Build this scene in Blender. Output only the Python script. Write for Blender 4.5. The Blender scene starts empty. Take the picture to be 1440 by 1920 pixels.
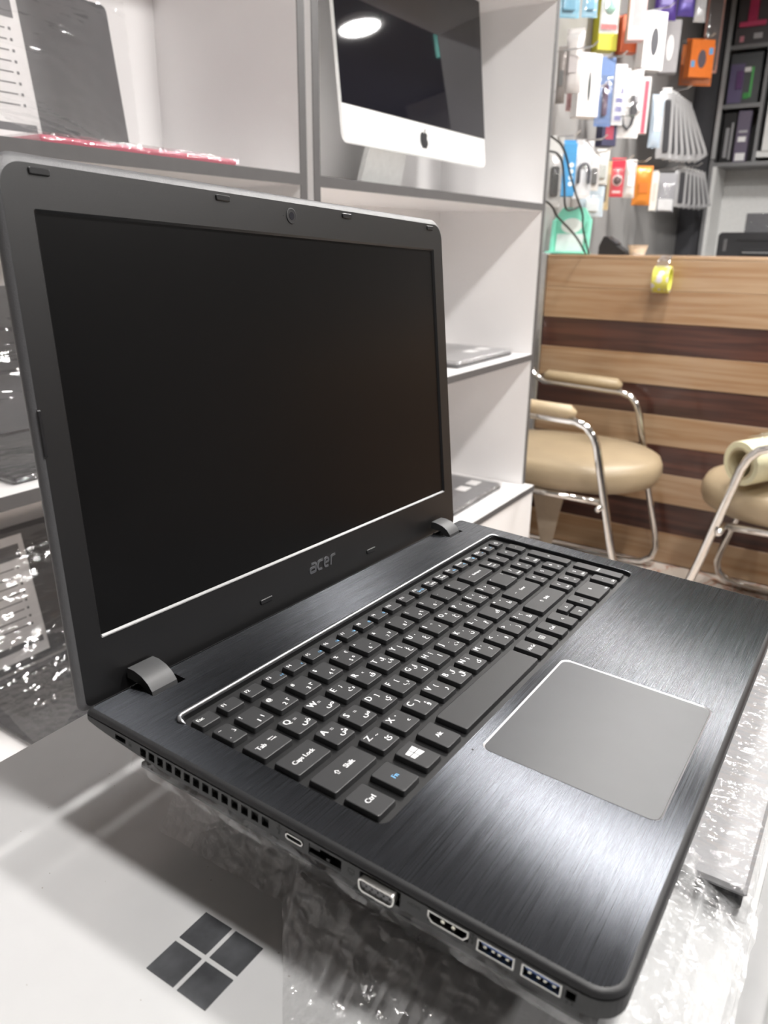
import bpy, bmesh, math, random
from mathutils import Vector, Matrix, noise
from math import pi, sin, cos, radians
random.seed(7)
S = bpy.context.scene
COL = S.collection
# ------------------------------------------------------------------ camera
CAM_H = 1.15
cd = bpy.data.cameras.new('camera'); cam = bpy.data.objects.new('camera', cd); COL.objects.link(cam)
cam.matrix_world = Matrix(((0.547827, 0.269388, -0.792033, 0.0), (-0.836517, 0.189036, -0.514300, 0.0),
                           (0.011176, 0.944296, 0.328907, CAM_H), (0, 0, 0, 1)))
cd.sensor_fit = 'VERTICAL'; cd.sensor_height = 36.0; cd.lens = 36.0 * 1442 / 1920
cd.clip_start = 0.02; cd.clip_end = 60
cd.dof.use_dof = True; cd.dof.focus_distance = 0.46; cd.dof.aperture_fstop = 13.0
S.camera = cam
# ------------------------------------------------------------------ world, exposure
w = bpy.data.worlds.new('world'); S.world = w; w.use_nodes = True
w.node_tree.nodes['Background'].inputs[0].default_value = (0.9, 0.95, 1.0, 1)
w.node_tree.nodes['Background'].inputs[1].default_value = 0.02
S.view_settings.view_transform = 'Standard'; S.view_settings.look = 'None'
S.view_settings.gamma = 1.0; S.view_settings.use_curve_mapping = False
S.view_settings.exposure = 0.27
LAMP_STRENGTH = 225.0
CEIL_H = 2.5
LAMPS = [(x, -0.28) for x in (3.62, 2.4, 1.18, 0.36)] + [(x, 0.42) for x in (3.45, 2.25)] + [(2.4, -1.7), (1.18, -1.7)]
S.cycles.max_bounces = 9; S.cycles.transparent_max_bounces = 20; S.cycles.diffuse_bounces = 5
S.cycles.sample_clamp_indirect = 6.0; S.cycles.caustics_reflective = False; S.cycles.caustics_refractive = False

# ------------------------------------------------------------------ materials
MATS = {}
def lin(c):
    return tuple(c) + (1.0,)
def mat(name, color, rough=0.5, metal=0.0, emit=0.0, noise_amt=0.0, noise_scale=60.0, bump=0.0, bump_scale=400.0, coat=0.0, spec=None, stretch=None):
    if name in MATS: return MATS[name]
    m = bpy.data.materials.new(name); m.use_nodes = True
    nt = m.node_tree; p = nt.nodes['Principled BSDF']
    p.inputs['Base Color'].default_value = lin(color)
    p.inputs['Roughness'].default_value = rough; p.inputs['Metallic'].default_value = metal
    if spec is not None: p.inputs['Specular IOR Level'].default_value = spec
    if coat: p.inputs['Coat Weight'].default_value = coat; p.inputs['Coat Roughness'].default_value = 0.08
    if emit:
        p.inputs['Emission Color'].default_value = lin(color); p.inputs['Emission Strength'].default_value = emit
    tc = nt.nodes.new('ShaderNodeTexCoord')
    src = tc.outputs['Object']
    if stretch:
        mp = nt.nodes.new('ShaderNodeMapping'); mp.inputs['Scale'].default_value = stretch
        nt.links.new(src, mp.inputs['Vector']); src = mp.outputs['Vector']
    n = nt.nodes.new('ShaderNodeTexNoise'); n.inputs['Scale'].default_value = noise_scale; n.inputs['Detail'].default_value = 4
    nt.links.new(src, n.inputs['Vector'])
    a = noise_amt if noise_amt else 0.04
    r = nt.nodes.new('ShaderNodeMapRange'); r.inputs['From Min'].default_value = 0.3; r.inputs['From Max'].default_value = 0.7
    r.inputs['To Min'].default_value = 1 - a; r.inputs['To Max'].default_value = 1 + a
    nt.links.new(n.outputs['Fac'], r.inputs['Value'])
    mx = nt.nodes.new('ShaderNodeMix'); mx.data_type = 'RGBA'; mx.blend_type = 'MULTIPLY'; mx.inputs['Factor'].default_value = 1
    mx.inputs['A'].default_value = lin(color); nt.links.new(r.outputs['Result'], mx.inputs['B'])
    nt.links.new(mx.outputs['Result'], p.inputs['Base Color'])
    if bump:
        n2 = nt.nodes.new('ShaderNodeTexNoise'); n2.inputs['Scale'].default_value = bump_scale; n2.inputs['Detail'].default_value = 3
        nt.links.new(src, n2.inputs['Vector'])
        b = nt.nodes.new('ShaderNodeBump'); b.inputs['Strength'].default_value = bump; b.inputs['Distance'].default_value = 0.002
        nt.links.new(n2.outputs['Fac'], b.inputs['Height']); nt.links.new(b.outputs['Normal'], p.inputs['Normal'])
    MATS[name] = m
    return m

def wood(name, c1, c2):
    m = mat(name, c1, 0.32, coat=0.35)
    nt = m.node_tree; p = nt.nodes['Principled BSDF']
    tc = nt.nodes.new('ShaderNodeTexCoord'); mp = nt.nodes.new('ShaderNodeMapping'); mp.inputs['Scale'].default_value = (1.0, 0.7, 15.0)
    oi = nt.nodes.new('ShaderNodeObjectInfo'); ad = nt.nodes.new('ShaderNodeVectorMath'); ad.operation = 'ADD'
    nt.links.new(tc.outputs['Object'], mp.inputs['Vector'])
    sc = nt.nodes.new('ShaderNodeVectorMath'); sc.operation = 'SCALE'; sc.inputs['Scale'].default_value = 9.0
    nt.links.new(oi.outputs['Random'], sc.inputs[0])
    nt.links.new(mp.outputs['Vector'], ad.inputs[0]); nt.links.new(sc.outputs['Vector'], ad.inputs[1])
    n = nt.nodes.new('ShaderNodeTexNoise'); n.inputs['Scale'].default_value = 3.0; n.inputs['Detail'].default_value = 7; n.inputs['Distortion'].default_value = 0.5
    nt.links.new(ad.outputs['Vector'], n.inputs['Vector'])
    cr = nt.nodes.new('ShaderNodeValToRGB'); cr.color_ramp.elements[0].position = 0.35; cr.color_ramp.elements[1].position = 0.62
    cr.color_ramp.elements[0].color = lin(c2); cr.color_ramp.elements[1].color = lin(c1)
    nt.links.new(n.outputs['Fac'], cr.inputs['Fac']); nt.links.new(cr.outputs['Color'], p.inputs['Base Color'])
    return m

def film_mat(name, sx=1.0, sy=1.0, sz=1.0, scale=90.0, strength=1.0, fac=0.16, veil=0.05, rough=0.1, dist=0.006, fmax=0.6, streak=0.0):
    m = bpy.data.materials.new(name); m.use_nodes = True; nt = m.node_tree
    for n in list(nt.nodes): nt.nodes.remove(n)
    out = nt.nodes.new('ShaderNodeOutputMaterial')
    tr = nt.nodes.new('ShaderNodeBsdfTransparent'); tr.inputs['Color'].default_value = (0.97, 0.97, 0.97, 1)
    gl = nt.nodes.new('ShaderNodeBsdfGlossy'); gl.inputs['Roughness'].default_value = rough; gl.inputs['Color'].default_value = (1, 1, 1, 1)
    df = nt.nodes.new('ShaderNodeBsdfDiffuse'); df.inputs['Color'].default_value = (0.85, 0.86, 0.87, 1)
    tc = nt.nodes.new('ShaderNodeTexCoord'); mp = nt.nodes.new('ShaderNodeMapping'); mp.inputs['Scale'].default_value = (sx, sy, sz)
    nt.links.new(tc.outputs['Object'], mp.inputs['Vector'])
    n1 = nt.nodes.new('ShaderNodeTexNoise'); n1.inputs['Scale'].default_value = scale; n1.inputs['Detail'].default_value = 3; n1.inputs['Distortion'].default_value = 1.2
    nt.links.new(mp.outputs['Vector'], n1.inputs['Vector'])
    n2 = nt.nodes.new('ShaderNodeTexVoronoi'); n2.inputs['Scale'].default_value = scale * 1.3
    nt.links.new(mp.outputs['Vector'], n2.inputs['Vector'])
    ad = nt.nodes.new('ShaderNodeMath'); ad.operation = 'ADD'
    nt.links.new(n1.outputs['Fac'], ad.inputs[0]); nt.links.new(n2.outputs['Distance'], ad.inputs[1])
    b = nt.nodes.new('ShaderNodeBump'); b.inputs['Strength'].default_value = strength; b.inputs['Distance'].default_value = dist
    nt.links.new(ad.outputs[0], b.inputs['Height'])
    nt.links.new(b.outputs['Normal'], gl.inputs['Normal'])
    lw = nt.nodes.new('ShaderNodeLayerWeight'); lw.inputs['Blend'].default_value = 0.28
    mr = nt.nodes.new('ShaderNodeMapRange'); mr.inputs['To Min'].default_value = fac; mr.inputs['To Max'].default_value = fmax
    nt.links.new(lw.outputs['Facing'], mr.inputs['Value'])
    m1 = nt.nodes.new('ShaderNodeMixShader'); m1.inputs['Fac'].default_value = veil
    nt.links.new(tr.outputs[0], m1.inputs[1]); nt.links.new(df.outputs[0], m1.inputs[2])
    if streak:      # gathered, hazier folds of the film
        mp2 = nt.nodes.new('ShaderNodeMapping'); mp2.inputs['Rotation'].default_value = (0, 0, radians(38)); mp2.inputs['Scale'].default_value = (16, 190, 60)
        nt.links.new(tc.outputs['Object'], mp2.inputs['Vector'])
        n3 = nt.nodes.new('ShaderNodeTexNoise'); n3.inputs['Scale'].default_value = 1.0; n3.inputs['Detail'].default_value = 5; n3.inputs['Distortion'].default_value = 0.6
        nt.links.new(mp2.outputs['Vector'], n3.inputs['Vector'])
        r3 = nt.nodes.new('ShaderNodeMapRange'); r3.inputs['From Min'].default_value = 0.45; r3.inputs['From Max'].default_value = 0.75
        r3.inputs['To Min'].default_value = veil; r3.inputs['To Max'].default_value = streak
        nt.links.new(n3.outputs['Fac'], r3.inputs['Value']); nt.links.new(r3.outputs['Result'], m1.inputs['Fac'])
    m2 = nt.nodes.new('ShaderNodeMixShader')
    nt.links.new(mr.outputs['Result'], m2.inputs['Fac']); nt.links.new(m1.outputs[0], m2.inputs[1]); nt.links.new(gl.outputs[0], m2.inputs[2])
    nt.links.new(m2.outputs[0], out.inputs['Surface'])
    return m

def brushed(name, color, rough=0.36, aniso=0.8, axis=(0, 1, 0), bump=0.0):
    m = bpy.data.materials.new(name); m.use_nodes = True; nt = m.node_tree; p = nt.nodes['Principled BSDF']
    p.inputs['Base Color'].default_value = lin(color); p.inputs['Metallic'].default_value = 1.0
    p.inputs['Roughness'].default_value = rough; p.inputs['Anisotropic'].default_value = aniso
    vt = nt.nodes.new('ShaderNodeVectorTransform'); vt.vector_type = 'VECTOR'; vt.convert_from = 'OBJECT'; vt.convert_to = 'WORLD'
    vt.inputs[0].default_value = axis
    nt.links.new(vt.outputs[0], p.inputs['Tangent'])
    tc = nt.nodes.new('ShaderNodeTexCoord'); mp = nt.nodes.new('ShaderNodeMapping'); mp.inputs['Scale'].default_value = (12, 2600, 1)
    n = nt.nodes.new('ShaderNodeTexNoise'); n.inputs['Scale'].default_value = 1.0; n.inputs['Detail'].default_value = 3
    nt.links.new(tc.outputs['Object'], mp.inputs['Vector']); nt.links.new(mp.outputs['Vector'], n.inputs['Vector'])
    r = nt.nodes.new('ShaderNodeMapRange'); r.inputs['From Min'].default_value = 0.3; r.inputs['From Max'].default_value = 0.7
    r.inputs['To Min'].default_value = rough - 0.03; r.inputs['To Max'].default_value = rough + 0.03
    nt.links.new(n.outputs['Fac'], r.inputs['Value']); nt.links.new(r.outputs['Result'], p.inputs['Roughness'])
    if bump:
        bp = nt.nodes.new('ShaderNodeBump'); bp.inputs['Strength'].default_value = 1.0; bp.inputs['Distance'].default_value = bump
        nt.links.new(n.outputs['Fac'], bp.inputs['Height']); nt.links.new(bp.outputs['Normal'], p.inputs['Normal'])
    r2 = nt.nodes.new('ShaderNodeMapRange'); r2.inputs['From Min'].default_value = 0.3; r2.inputs['From Max'].default_value = 0.7
    r2.inputs['To Min'].default_value = 0.72; r2.inputs['To Max'].default_value = 1.28
    nt.links.new(n.outputs['Fac'], r2.inputs['Value'])
    mx = nt.nodes.new('ShaderNodeMix'); mx.data_type = 'RGBA'; mx.blend_type = 'MULTIPLY'; mx.inputs['Factor'].default_value = 1
    mx.inputs['A'].default_value = lin(color); nt.links.new(r2.outputs['Result'], mx.inputs['B']); nt.links.new(mx.outputs['Result'], p.inputs['Base Color'])
    return m

# ------------------------------------------------------------------ mesh helpers
class MB:
    def __init__(s): s.v = []; s.f = []
    def add(s, vs, fs):
        o = len(s.v); s.v += [tuple(v) for v in vs]; s.f += [tuple(i + o for i in f) for f in fs]; return s
    def box(s, x0, x1, y0, y1, z0, z1, M=None):
        vs = [Vector((x, y, z)) for z in (z0, z1) for y in (y0, y1) for x in (x0, x1)]
        if M is not None: vs = [M @ v for v in vs]
        return s.add(vs, [(0, 2, 3, 1), (4, 5, 7, 6), (0, 1, 5, 4), (2, 6, 7, 3), (0, 4, 6, 2), (1, 3, 7, 5)])
    def bbox(s, x0, x1, y0, y1, z0, z1, b=0.003, M=None):
        """box with chamfered edges on every side"""
        b = min(b, (x1 - x0) * .45, (y1 - y0) * .45, (z1 - z0) * .45)
        loops = []
        for z, i in ((z0, b), (z0 + b, 0), (z1 - b, 0), (z1, b)):
            c = b if i == 0 else 0
            a0, a1, b0, b1 = x0 + i, x1 - i, y0 + i, y1 - i
            k = b * 0.6
            loops.append([Vector(q) for q in ((a0 + k, b0, z), (a1 - k, b0, z), (a1, b0 + k, z), (a1, b1 - k, z), (a1 - k, b1, z), (a0 + k, b1, z), (a0, b1 - k, z), (a0, b0 + k, z))])
        if M is not None: loops = [[M @ v for v in l] for l in loops]
        return s.loops(loops)
    def loops(s, loops, cap0=True, cap1=True, closed=True):
        n = len(loops[0]); o = len(s.v)
        for l in loops: s.v += [tuple(v) for v in l]
        for k in range(len(loops) - 1):
            for i in range(n if closed else n - 1):
                j = (i + 1) % n
                s.f.append((o + k * n + i, o + k * n + j, o + (k + 1) * n + j, o + (k + 1) * n + i))
        if cap0: s.f.append(tuple(o + i for i in reversed(range(n))))
        if cap1: s.f.append(tuple(o + (len(loops) - 1) * n + i for i in range(n)))
        return s
    def tube(s, pts, r, n=10, cap=True):
        pts = [Vector(p) for p in pts]; loops = []
        up = Vector((0, 0, 1))
        for i, p in enumerate(pts):
            d = (pts[min(i + 1, len(pts) - 1)] - pts[max(i - 1, 0)]).normalized()
            if i == 0:
                a = d.cross(up)
                if a.length < 1e-4: a = d.cross(Vector((1, 0, 0)))
                a.normalize()
            else:
                a = (a - d * a.dot(d)).normalized()
            b = d.cross(a); rr = r[i] if isinstance(r, (list, tuple)) else r
            loops.append([p + (a * cos(t) + b * sin(t)) * rr for t in (2 * pi * k / n for k in range(n))])
        return s.loops(loops, cap, cap)
    def cyl(s, p, axis, r, h, n=24, r2=None):
        p = Vector(p); axis = Vector(axis).normalized()
        return s.tube([p, p + axis * h], [r, r if r2 is None else r2], n)
    def quad(s, a, b, c, d): return s.add([a, b, c, d], [(0, 1, 2, 3)])
    def build(s, name, m, parent=None, smooth=False, auto=None):
        me = bpy.data.meshes.new(name); me.from_pydata(s.v, [], s.f); me.validate()
        bm = bmesh.new(); bm.from_mesh(me); bmesh.ops.recalc_face_normals(bm, faces=bm.faces); bm.to_mesh(me); bm.free()
        return link(name, me, m, parent, smooth, auto)

def link(name, me, m, parent=None, smooth=False, auto=None):
    o = bpy.data.objects.new(name, me); COL.objects.link(o)
    if m is not None and not me.materials: me.materials.append(m)
    if parent is not None: o.parent = parent
    if smooth or auto:
        for p in me.polygons: p.use_smooth = True
        if auto:
            me.set_sharp_from_angle(angle=radians(auto))
    return o

def rrect(x0, x1, y0, y1, r, z=0.0, n=6):
    if not isinstance(r, (tuple, list)): r = (r,) * 4
    pts = []
    for (cx, cy, a0, rr) in ((x1, y0, -90, r[0]), (x1, y1, 0, r[1]), (x0, y1, 90, r[2]), (x0, y0, 180, r[3])):
        sx = -1 if cx == x1 else 1; sy = -1 if cy == y1 else 1
        for k in range(n + 1):
            a = radians(a0 + 90 * k / n)
            pts.append((cx + sx * rr + rr * cos(a), cy + sy * rr + rr * sin(a), z))
    return pts

def fill2d(outlines, z=0.0, extrude=0.0):
    c = bpy.data.curves.new('f', 'CURVE'); c.dimensions = '2D'; c.fill_mode = 'BOTH'; c.extrude = extrude
    for ol in outlines:
        sp = c.splines.new('POLY'); sp.points.add(len(ol) - 1); sp.use_cyclic_u = True
        for i, p in enumerate(ol): sp.points[i].co = (p[0], p[1], 0, 1)
    o = bpy.data.objects.new('f', c); COL.objects.link(o)
    dg = bpy.context.evaluated_depsgraph_get()
    me = bpy.data.meshes.new_from_object(o.evaluated_get(dg))
    vs = [(v.co.x, v.co.y, v.co.z + z) for v in me.vertices]; fs = [tuple(p.vertices) for p in me.polygons]
    bpy.data.objects.remove(o); bpy.data.curves.remove(c); bpy.data.meshes.remove(me)
    return vs, fs

TXT = {}
def text2d(body):
    if body in TXT: return TXT[body]
    c = bpy.data.curves.new('t', 'FONT'); c.body = body; c.size = 1.0; c.resolution_u = 2; c.align_x = 'LEFT'
    o = bpy.data.objects.new('t', c); COL.objects.link(o)
    dg = bpy.context.evaluated_depsgraph_get()
    me = bpy.data.meshes.new_from_object(o.evaluated_get(dg))
    vs = [(v.co.x, v.co.y) for v in me.vertices]; fs = [tuple(p.vertices) for p in me.polygons]
    bpy.data.objects.remove(o); bpy.data.curves.remove(c); bpy.data.meshes.remove(me)
    TXT[body] = (vs, fs); return TXT[body]
def put_text(mb, body, x, y, z, h, anchor='l', M=None, bold=0.0):
    """text of cap height h with its lower left (or centre) at x, y"""
    vs, fs = text2d(body)
    if not vs: return mb
    k = h / 0.7
    xs = [v[0] for v in vs]; x0, x1 = min(xs), max(xs)
    ox = x - (x0 if anchor == 'l' else (x0 + x1) / 2 if anchor == 'c' else x1) * k
    for d in ((0, 0), (bold, 0)) if bold else ((0, 0),):
        pts = [Vector((ox + v[0] * k + d[0], y + v[1] * k, z)) for v in vs]
        if M is not None: pts = [M @ p for p in pts]
        mb.add(pts, fs)
    return mb

def tag(o, label, cat, group=None, kind=None):
    o['label'] = label; o['category'] = cat
    if group: o['group'] = group
    if kind: o['kind'] = kind
    return o
def thing(name, label, cat, loc=(0, 0, 0), rotz=0.0, group=None):
    o = bpy.data.objects.new(name, None); COL.objects.link(o); o.empty_display_size = 0.05
    o.location = loc; o.rotation_euler = (0, 0, rotz)
    return tag(o, label, cat, group)
def struct(name, mb, m, parent=None):
    o = mb.build(name, m, parent); o['kind'] = 'structure'; return o
def dup_tree(o, parent=None):
    c = o.copy(); COL.objects.link(c)
    if parent is not None: c.parent = parent
    for ch in list(o.children): dup_tree(ch, c)
    return c

def film_sheet(nu, nv, fn, amp=0.002, freq=60.0, seed=0.0, aniso=(1, 1)):
    """crinkled sheet: fn(u, v) -> point"""
    vs = []; fs = []
    for j in range(nv + 1):
        for i in range(nu + 1):
            u, v = i / nu, j / nv
            p = Vector(fn(u, v))
            q = Vector((u * freq * 0.12 * aniso[0], v * freq * 0.12 * aniso[1], seed))
            d = noise.noise_vector(q * 1.7) * amp + noise.noise_vector(q * 4.1 + Vector((3, 1, 2))) * amp * 0.6
            vs.append(p + d)
    for j in range(nv):
        for i in range(nu):
            a = j * (nu + 1) + i; fs.append((a, a + 1, a + nu + 2, a + nu + 1))
    return vs, fs

# ------------------------------------------------------------------ common materials
M_white = mat('white_laminate', (0.86, 0.85, 0.85), 0.22, spec=0.4, noise_amt=0.008, noise_scale=8)
M_edge = mat('grey_edge_band', (0.095, 0.093, 0.095), 0.45)
M_wallw = mat('wall_paint', (0.62, 0.60, 0.58), 0.7, noise_amt=0.05, noise_scale=3)
M_greywall = mat('grey_wall_panel', (0.32, 0.315, 0.31), 0.45, noise_amt=0.06, noise_scale=2.5)
M_dark = mat('dark_panel', (0.035, 0.036, 0.042), 0.4)
M_blackp = mat('black_plastic', (0.015, 0.015, 0.016), 0.45)
M_chrome = mat('chrome', (0.78, 0.77, 0.75), 0.12, 1.0)
M_alu = mat('aluminium', (0.72, 0.73, 0.74), 0.32, 1.0)
M_lamp = mat('lamp_glow', (1.0, 0.97, 0.94), 0.5, emit=LAMP_STRENGTH)
M_lamprim = mat('lamp_rim', (0.85, 0.85, 0.85), 0.4)
M_ceil = mat('ceiling_paint', (0.20, 0.195, 0.19), 0.8)
M_tile = mat('floor_tile', (0.55, 0.50, 0.45), 0.18, noise_amt=0.25, noise_scale=4)
M_film = film_mat('stretch_film', 1, 1, 1, 50, 0.8, 0.04, 0.03, 0.07, 0.006, 0.35)
M_filmd = film_mat('stretch_film_streaky', 0.18, 1.0, 1.5, 26, 0.55, 0.04, 0.02, 0.07, 0.006, 0.35)
M_clear = film_mat('clear_blister', 1, 1, 1, 25, 0.4, 0.07, 0.05, 0.06)
M_paper = mat('white_paper', (0.86, 0.85, 0.85), 0.5)
M_ink = mat('printed_ink', (0.05, 0.05, 0.055), 0.5)

# ------------------------------------------------------------------ room shell
struct('floor', MB().box(-3, 5.4, -3.4, 1.4, -0.06, -0.004), mat('floor_joint', (0.18, 0.15, 0.13), 0.7))
fl = bpy.data.objects['floor']
def tile_mat():
    m = mat('marble_tile', (0.60, 0.55, 0.49), 0.16)
    nt = m.node_tree; p = nt.nodes['Principled BSDF']
    tc = nt.nodes.new('ShaderNodeTexCoord'); n = nt.nodes.new('ShaderNodeTexNoise'); n.inputs['Scale'].default_value = 3.5; n.inputs['Distortion'].default_value = 2.2; n.inputs['Detail'].default_value = 5
    g = nt.nodes.new('ShaderNodeNewGeometry'); nt.links.new(g.outputs['Position'], n.inputs['Vector'])
    cr = nt.nodes.new('ShaderNodeValToRGB'); e = cr.color_ramp.elements
    e[0].position = 0.44; e[0].color = (0.62, 0.57, 0.52, 1); e[1].position = 0.60; e[1].color = (0.56, 0.50, 0.44, 1)
    q = cr.color_ramp.elements.new(0.52); q.color = (0.40, 0.20, 0.13, 1); q = cr.color_ramp.elements.new(0.49); q.color = (0.62, 0.56, 0.51, 1); q = cr.color_ramp.elements.new(0.55); q.color = (0.60, 0.55, 0.49, 1)
    nt.links.new(n.outputs['Fac'], cr.inputs['Fac']); nt.links.new(cr.outputs['Color'], p.inputs['Base Color'])
    return m
MT = tile_mat(); tile_me = None
for ix in range(14):
    for iy in range(8):
        if tile_me is None:
            t0 = MB().bbox(0.002, 0.598, 0.002, 0.598, -0.004, 0.0, 0.0012).build('tile', MT, fl); tile_me = t0.data; t = t0
        else:
            t = link('tile', tile_me, MT, fl)
        t.location = (-3 + ix * 0.6, -3.4 + iy * 0.6, 0)
struct('ceiling', MB().box(-3, 5.4, -3.4, 1.4, CEIL_H, CEIL_H + 0.1), M_ceil)
struct('wall_back', MB().box(-3, 5.4, 1.23, 1.4, 0, CEIL_H), M_greywall)
struct('wall_right', MB().box(5.42, 5.52, -3.4, 1.4, 0, CEIL_H), M_wallw)
struct('wall_left', MB().box(-3.1, -3, -3.4, 1.4, 0, CEIL_H), M_wallw)
struct('wall_front', MB().box(-3, 5.4, -3.5, -3.4, 0, CEIL_H), mat('wall_front_paint', (0.30, 0.29, 0.29), 0.7))
# dark display cupboards on the far side of the shop, behind the camera, with a teal fascia
t = thing('display_cabinet', 'dark tall display cabinet row behind the camera, seen only as a reflection', 'cabinet', (0, -3.39, 0))
MB().bbox(-2.6, 2.6, 0.0, 0.45, 0, 2.05, 0.005).build('carcass', M_dark, t)
for i in range(6):
    MB().bbox(-2.55 + i * 0.79, -1.80 + i * 0.79, 0.45, 0.47, 0.06, 1.96, 0.004).build('door', mat('smoked_door', (0.03, 0.03, 0.04), 0.25), t)
t = thing('sign_board', 'teal sign board hung under the ceiling, seen only reflected in the black screen', 'sign', (3.85, 0, 2.28))
MB().bbox(0, 0.03, 0.0, 0.46, 0, 0.17, 0.004).build('board', mat('teal_board', (0.08, 0.42, 0.36), 0.4), t)
for y in (0.08, 0.38): MB().cyl((0.015, y, 0.17), (0, 0, 1), 0.004, 0.049, 8).build('hanger', M_alu, t)
# round ceiling lamps
lamp0 = None
for i, (x, y) in enumerate(LAMPS):
    lab = 'round white surface lamp on the ceiling, lighting the shop'
    if lamp0 is None:
        lamp0 = thing('ceiling_light', lab, 'lamp', (x, y, CEIL_H), 0, 'round ceiling lamps')
        b = MB(); n = 40
        ring = lambda r, z: [(r * cos(2 * pi * k / n), r * sin(2 * pi * k / n), z) for k in range(n)]
        b.loops([ring(0.110, 0), ring(0.110, -0.028), ring(0.104, -0.034), ring(0.097, -0.030), ring(0.097, -0.012)], True, False)
        b.build('housing', M_lamprim, lamp0, auto=40)
        b = MB(); b.loops([ring(0.097, -0.020), ring(0.095, -0.028)], True, True); b.build('diffuser', M_lamp, lamp0)
    else:
        c = dup_tree(lamp0); c.location = (x, y, CEIL_H)

# ------------------------------------------------------------------ shelving along the back wall
SB = [CAM_H + 0.11, CAM_H - 0.30, CAM_H - 0.70]     # board tops
YF, YB = 0.885, 1.215
def shelf_unit(x0, x1, label):
    t = thing('shelving_unit', label, 'shelf', (x0, YF, 0))
    W = x1 - x0; D = YB - YF; T = 0.018; H = 2.2
    def panel(nm, a0, a1, b0, b1, c0, c1): MB().box(a0, a1, b0, b1, c0, c1).build(nm, M_white, t)
    def edge(a0, a1, c0, c1): MB().box(a0, a1, -0.0015, 0.0, c0, c1).build('edge_band', M_edge, t)
    panel('side_panel', 0, T, 0, D, 0.02, H); panel('side_panel', W - T, W, 0, D, 0.02, H)
    edge(0, T, SB[2], H); edge(W - T, W, SB[2], H)
    panel('back_panel', T, W - T, D - 0.006, D, 0.02, H)
    for z in SB[:2] + [CAM_H + 0.61]:
        panel('shelf_board', T, W - T, 0, D - 0.006, z - T, z); edge(T, W - T, z - T, z)
    panel('top_board', T, W - T, 0, D - 0.006, H - T, H); edge(T, W - T, H - T, H)
    MB().box(-0.0, W, -0.032, D - 0.006, SB[2] - T, SB[2]).build('counter_board', M_white, t)
    MB().box(-0.0, W, -0.0335, -0.032, SB[2] - T, SB[2]).build('edge_band', M_edge, t)
    n = 2
    for i in range(n):
        MB().bbox(i * W / n + 0.002, (i + 1) * W / n - 0.002, -0.030, -0.012, 0.07, SB[2] - T - 0.003, 0.0015).build('door', M_white, t)
    panel('plinth', 0.01, W - 0.01, 0.03, 0.05, 0.0, 0.07)
    return t
shelf_unit(1.129, 2.165, 'white shelving unit with grey edges holding the silver all-in-one computer, next to the beige chair')
shelf_unit(0.075, 1.1105, 'white shelving unit with grey edges on the left, holding film-wrapped open laptops')
shelf_unit(-0.979, 0.0565, 'white shelving unit beyond the left edge, empty, beside the shelves of wrapped open laptops')

# ------------------------------------------------------------------ main laptop
ROT = Matrix(((0.99908, 0.00265, 0.04278), (-0.00091, 0.99918, -0.04054), (-0.04285, 0.04046, 0.99826)))
LM = Matrix.Translation((0.186929, 0.284995, CAM_H - 0.208472)) @ ROT.to_4x4()
lap = thing('laptop', 'open black laptop with a brushed metal palm rest and number pad, in the centre foreground', 'laptop')
lap.matrix_world = LM
mm = 0.001
def L(pts): return [(p[0] * mm, p[1] * mm, p[2] * mm) for p in pts]
class MM(MB):
    """mesh builder fed in millimetres"""
    def build(s, *a, **k):
        s.v = [(v[0] * mm, v[1] * mm, v[2] * mm) for v in s.v]; return MB.build(s, *a, **k)
M_rim = mat('laptop_rim_plastic', (0.024, 0.0245, 0.026), 0.42, bump=0.12, bump_scale=2500)
M_side = mat('laptop_side_plastic', (0.055, 0.056, 0.058), 0.5, bump=0.1, bump_scale=2500)
M_hole = mat('port_cavity', (0.006, 0.006, 0.007), 0.6)
M_key = mat('keycap_plastic', (0.024, 0.0245, 0.026), 0.45, bump=0.05, bump_scale=3000)
M_tray = mat('key_tray_plastic', (0.005, 0.0052, 0.0058), 0.42)
M_pad = mat('touchpad_surface', (0.048, 0.050, 0.055), 0.40)
M_legend = mat('legend_white', (0.85, 0.86, 0.87), 0.5)
M_blue = mat('legend_blue', (0.18, 0.45, 0.75), 0.5)
M_plate = brushed('brushed_dark_metal', (0.058, 0.062, 0.070), 0.27, 1.0, bump=0.00004)
M_bezel = mat('bezel_plastic', (0.0045, 0.0045, 0.005), 0.38, bump=0.10, bump_scale=3000, spec=0.8)
M_back = mat('lid_textured_plastic', (0.115, 0.115, 0.12), 0.42, bump=0.2, bump_scale=1500)
M_lcd = mat('screen_panel', (0.0035, 0.0035, 0.0037), 0.28, spec=0.3)
M_shine = mat('polished_bevel', (0.80, 0.81, 0.83), 0.38, 0.85)
# --- base shell: u 0..375 left to right, y = 0 back .. -251.6 front
U0, U1, YB_, YF_ = -2.0, 377.0, 2.6, -254.2
def gz(y):
    v = max(0.0, -y)
    return 0.30 + 0.70 * min(1.0, (v / 55.0)) ** 0.6
def base_loop(inset, z, r):
    l = rrect(U0 + inset, U1 - inset, YF_ + inset, YB_ - min(inset, 2.0), (max(r - inset, 1), 3, 3, max(r - inset, 1)), z, 8)
    return l
b = MM()
b.loops([base_loop(2.6, 0.0, 12), base_loop(1.3, -0.35, 12), base_loop(0.4, -1.2, 12), base_loop(0.0, -2.4, 12), base_loop(0.5, -2.9, 12)], False, False)
b.build('base_rim', M_rim, lap, auto=50)
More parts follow.
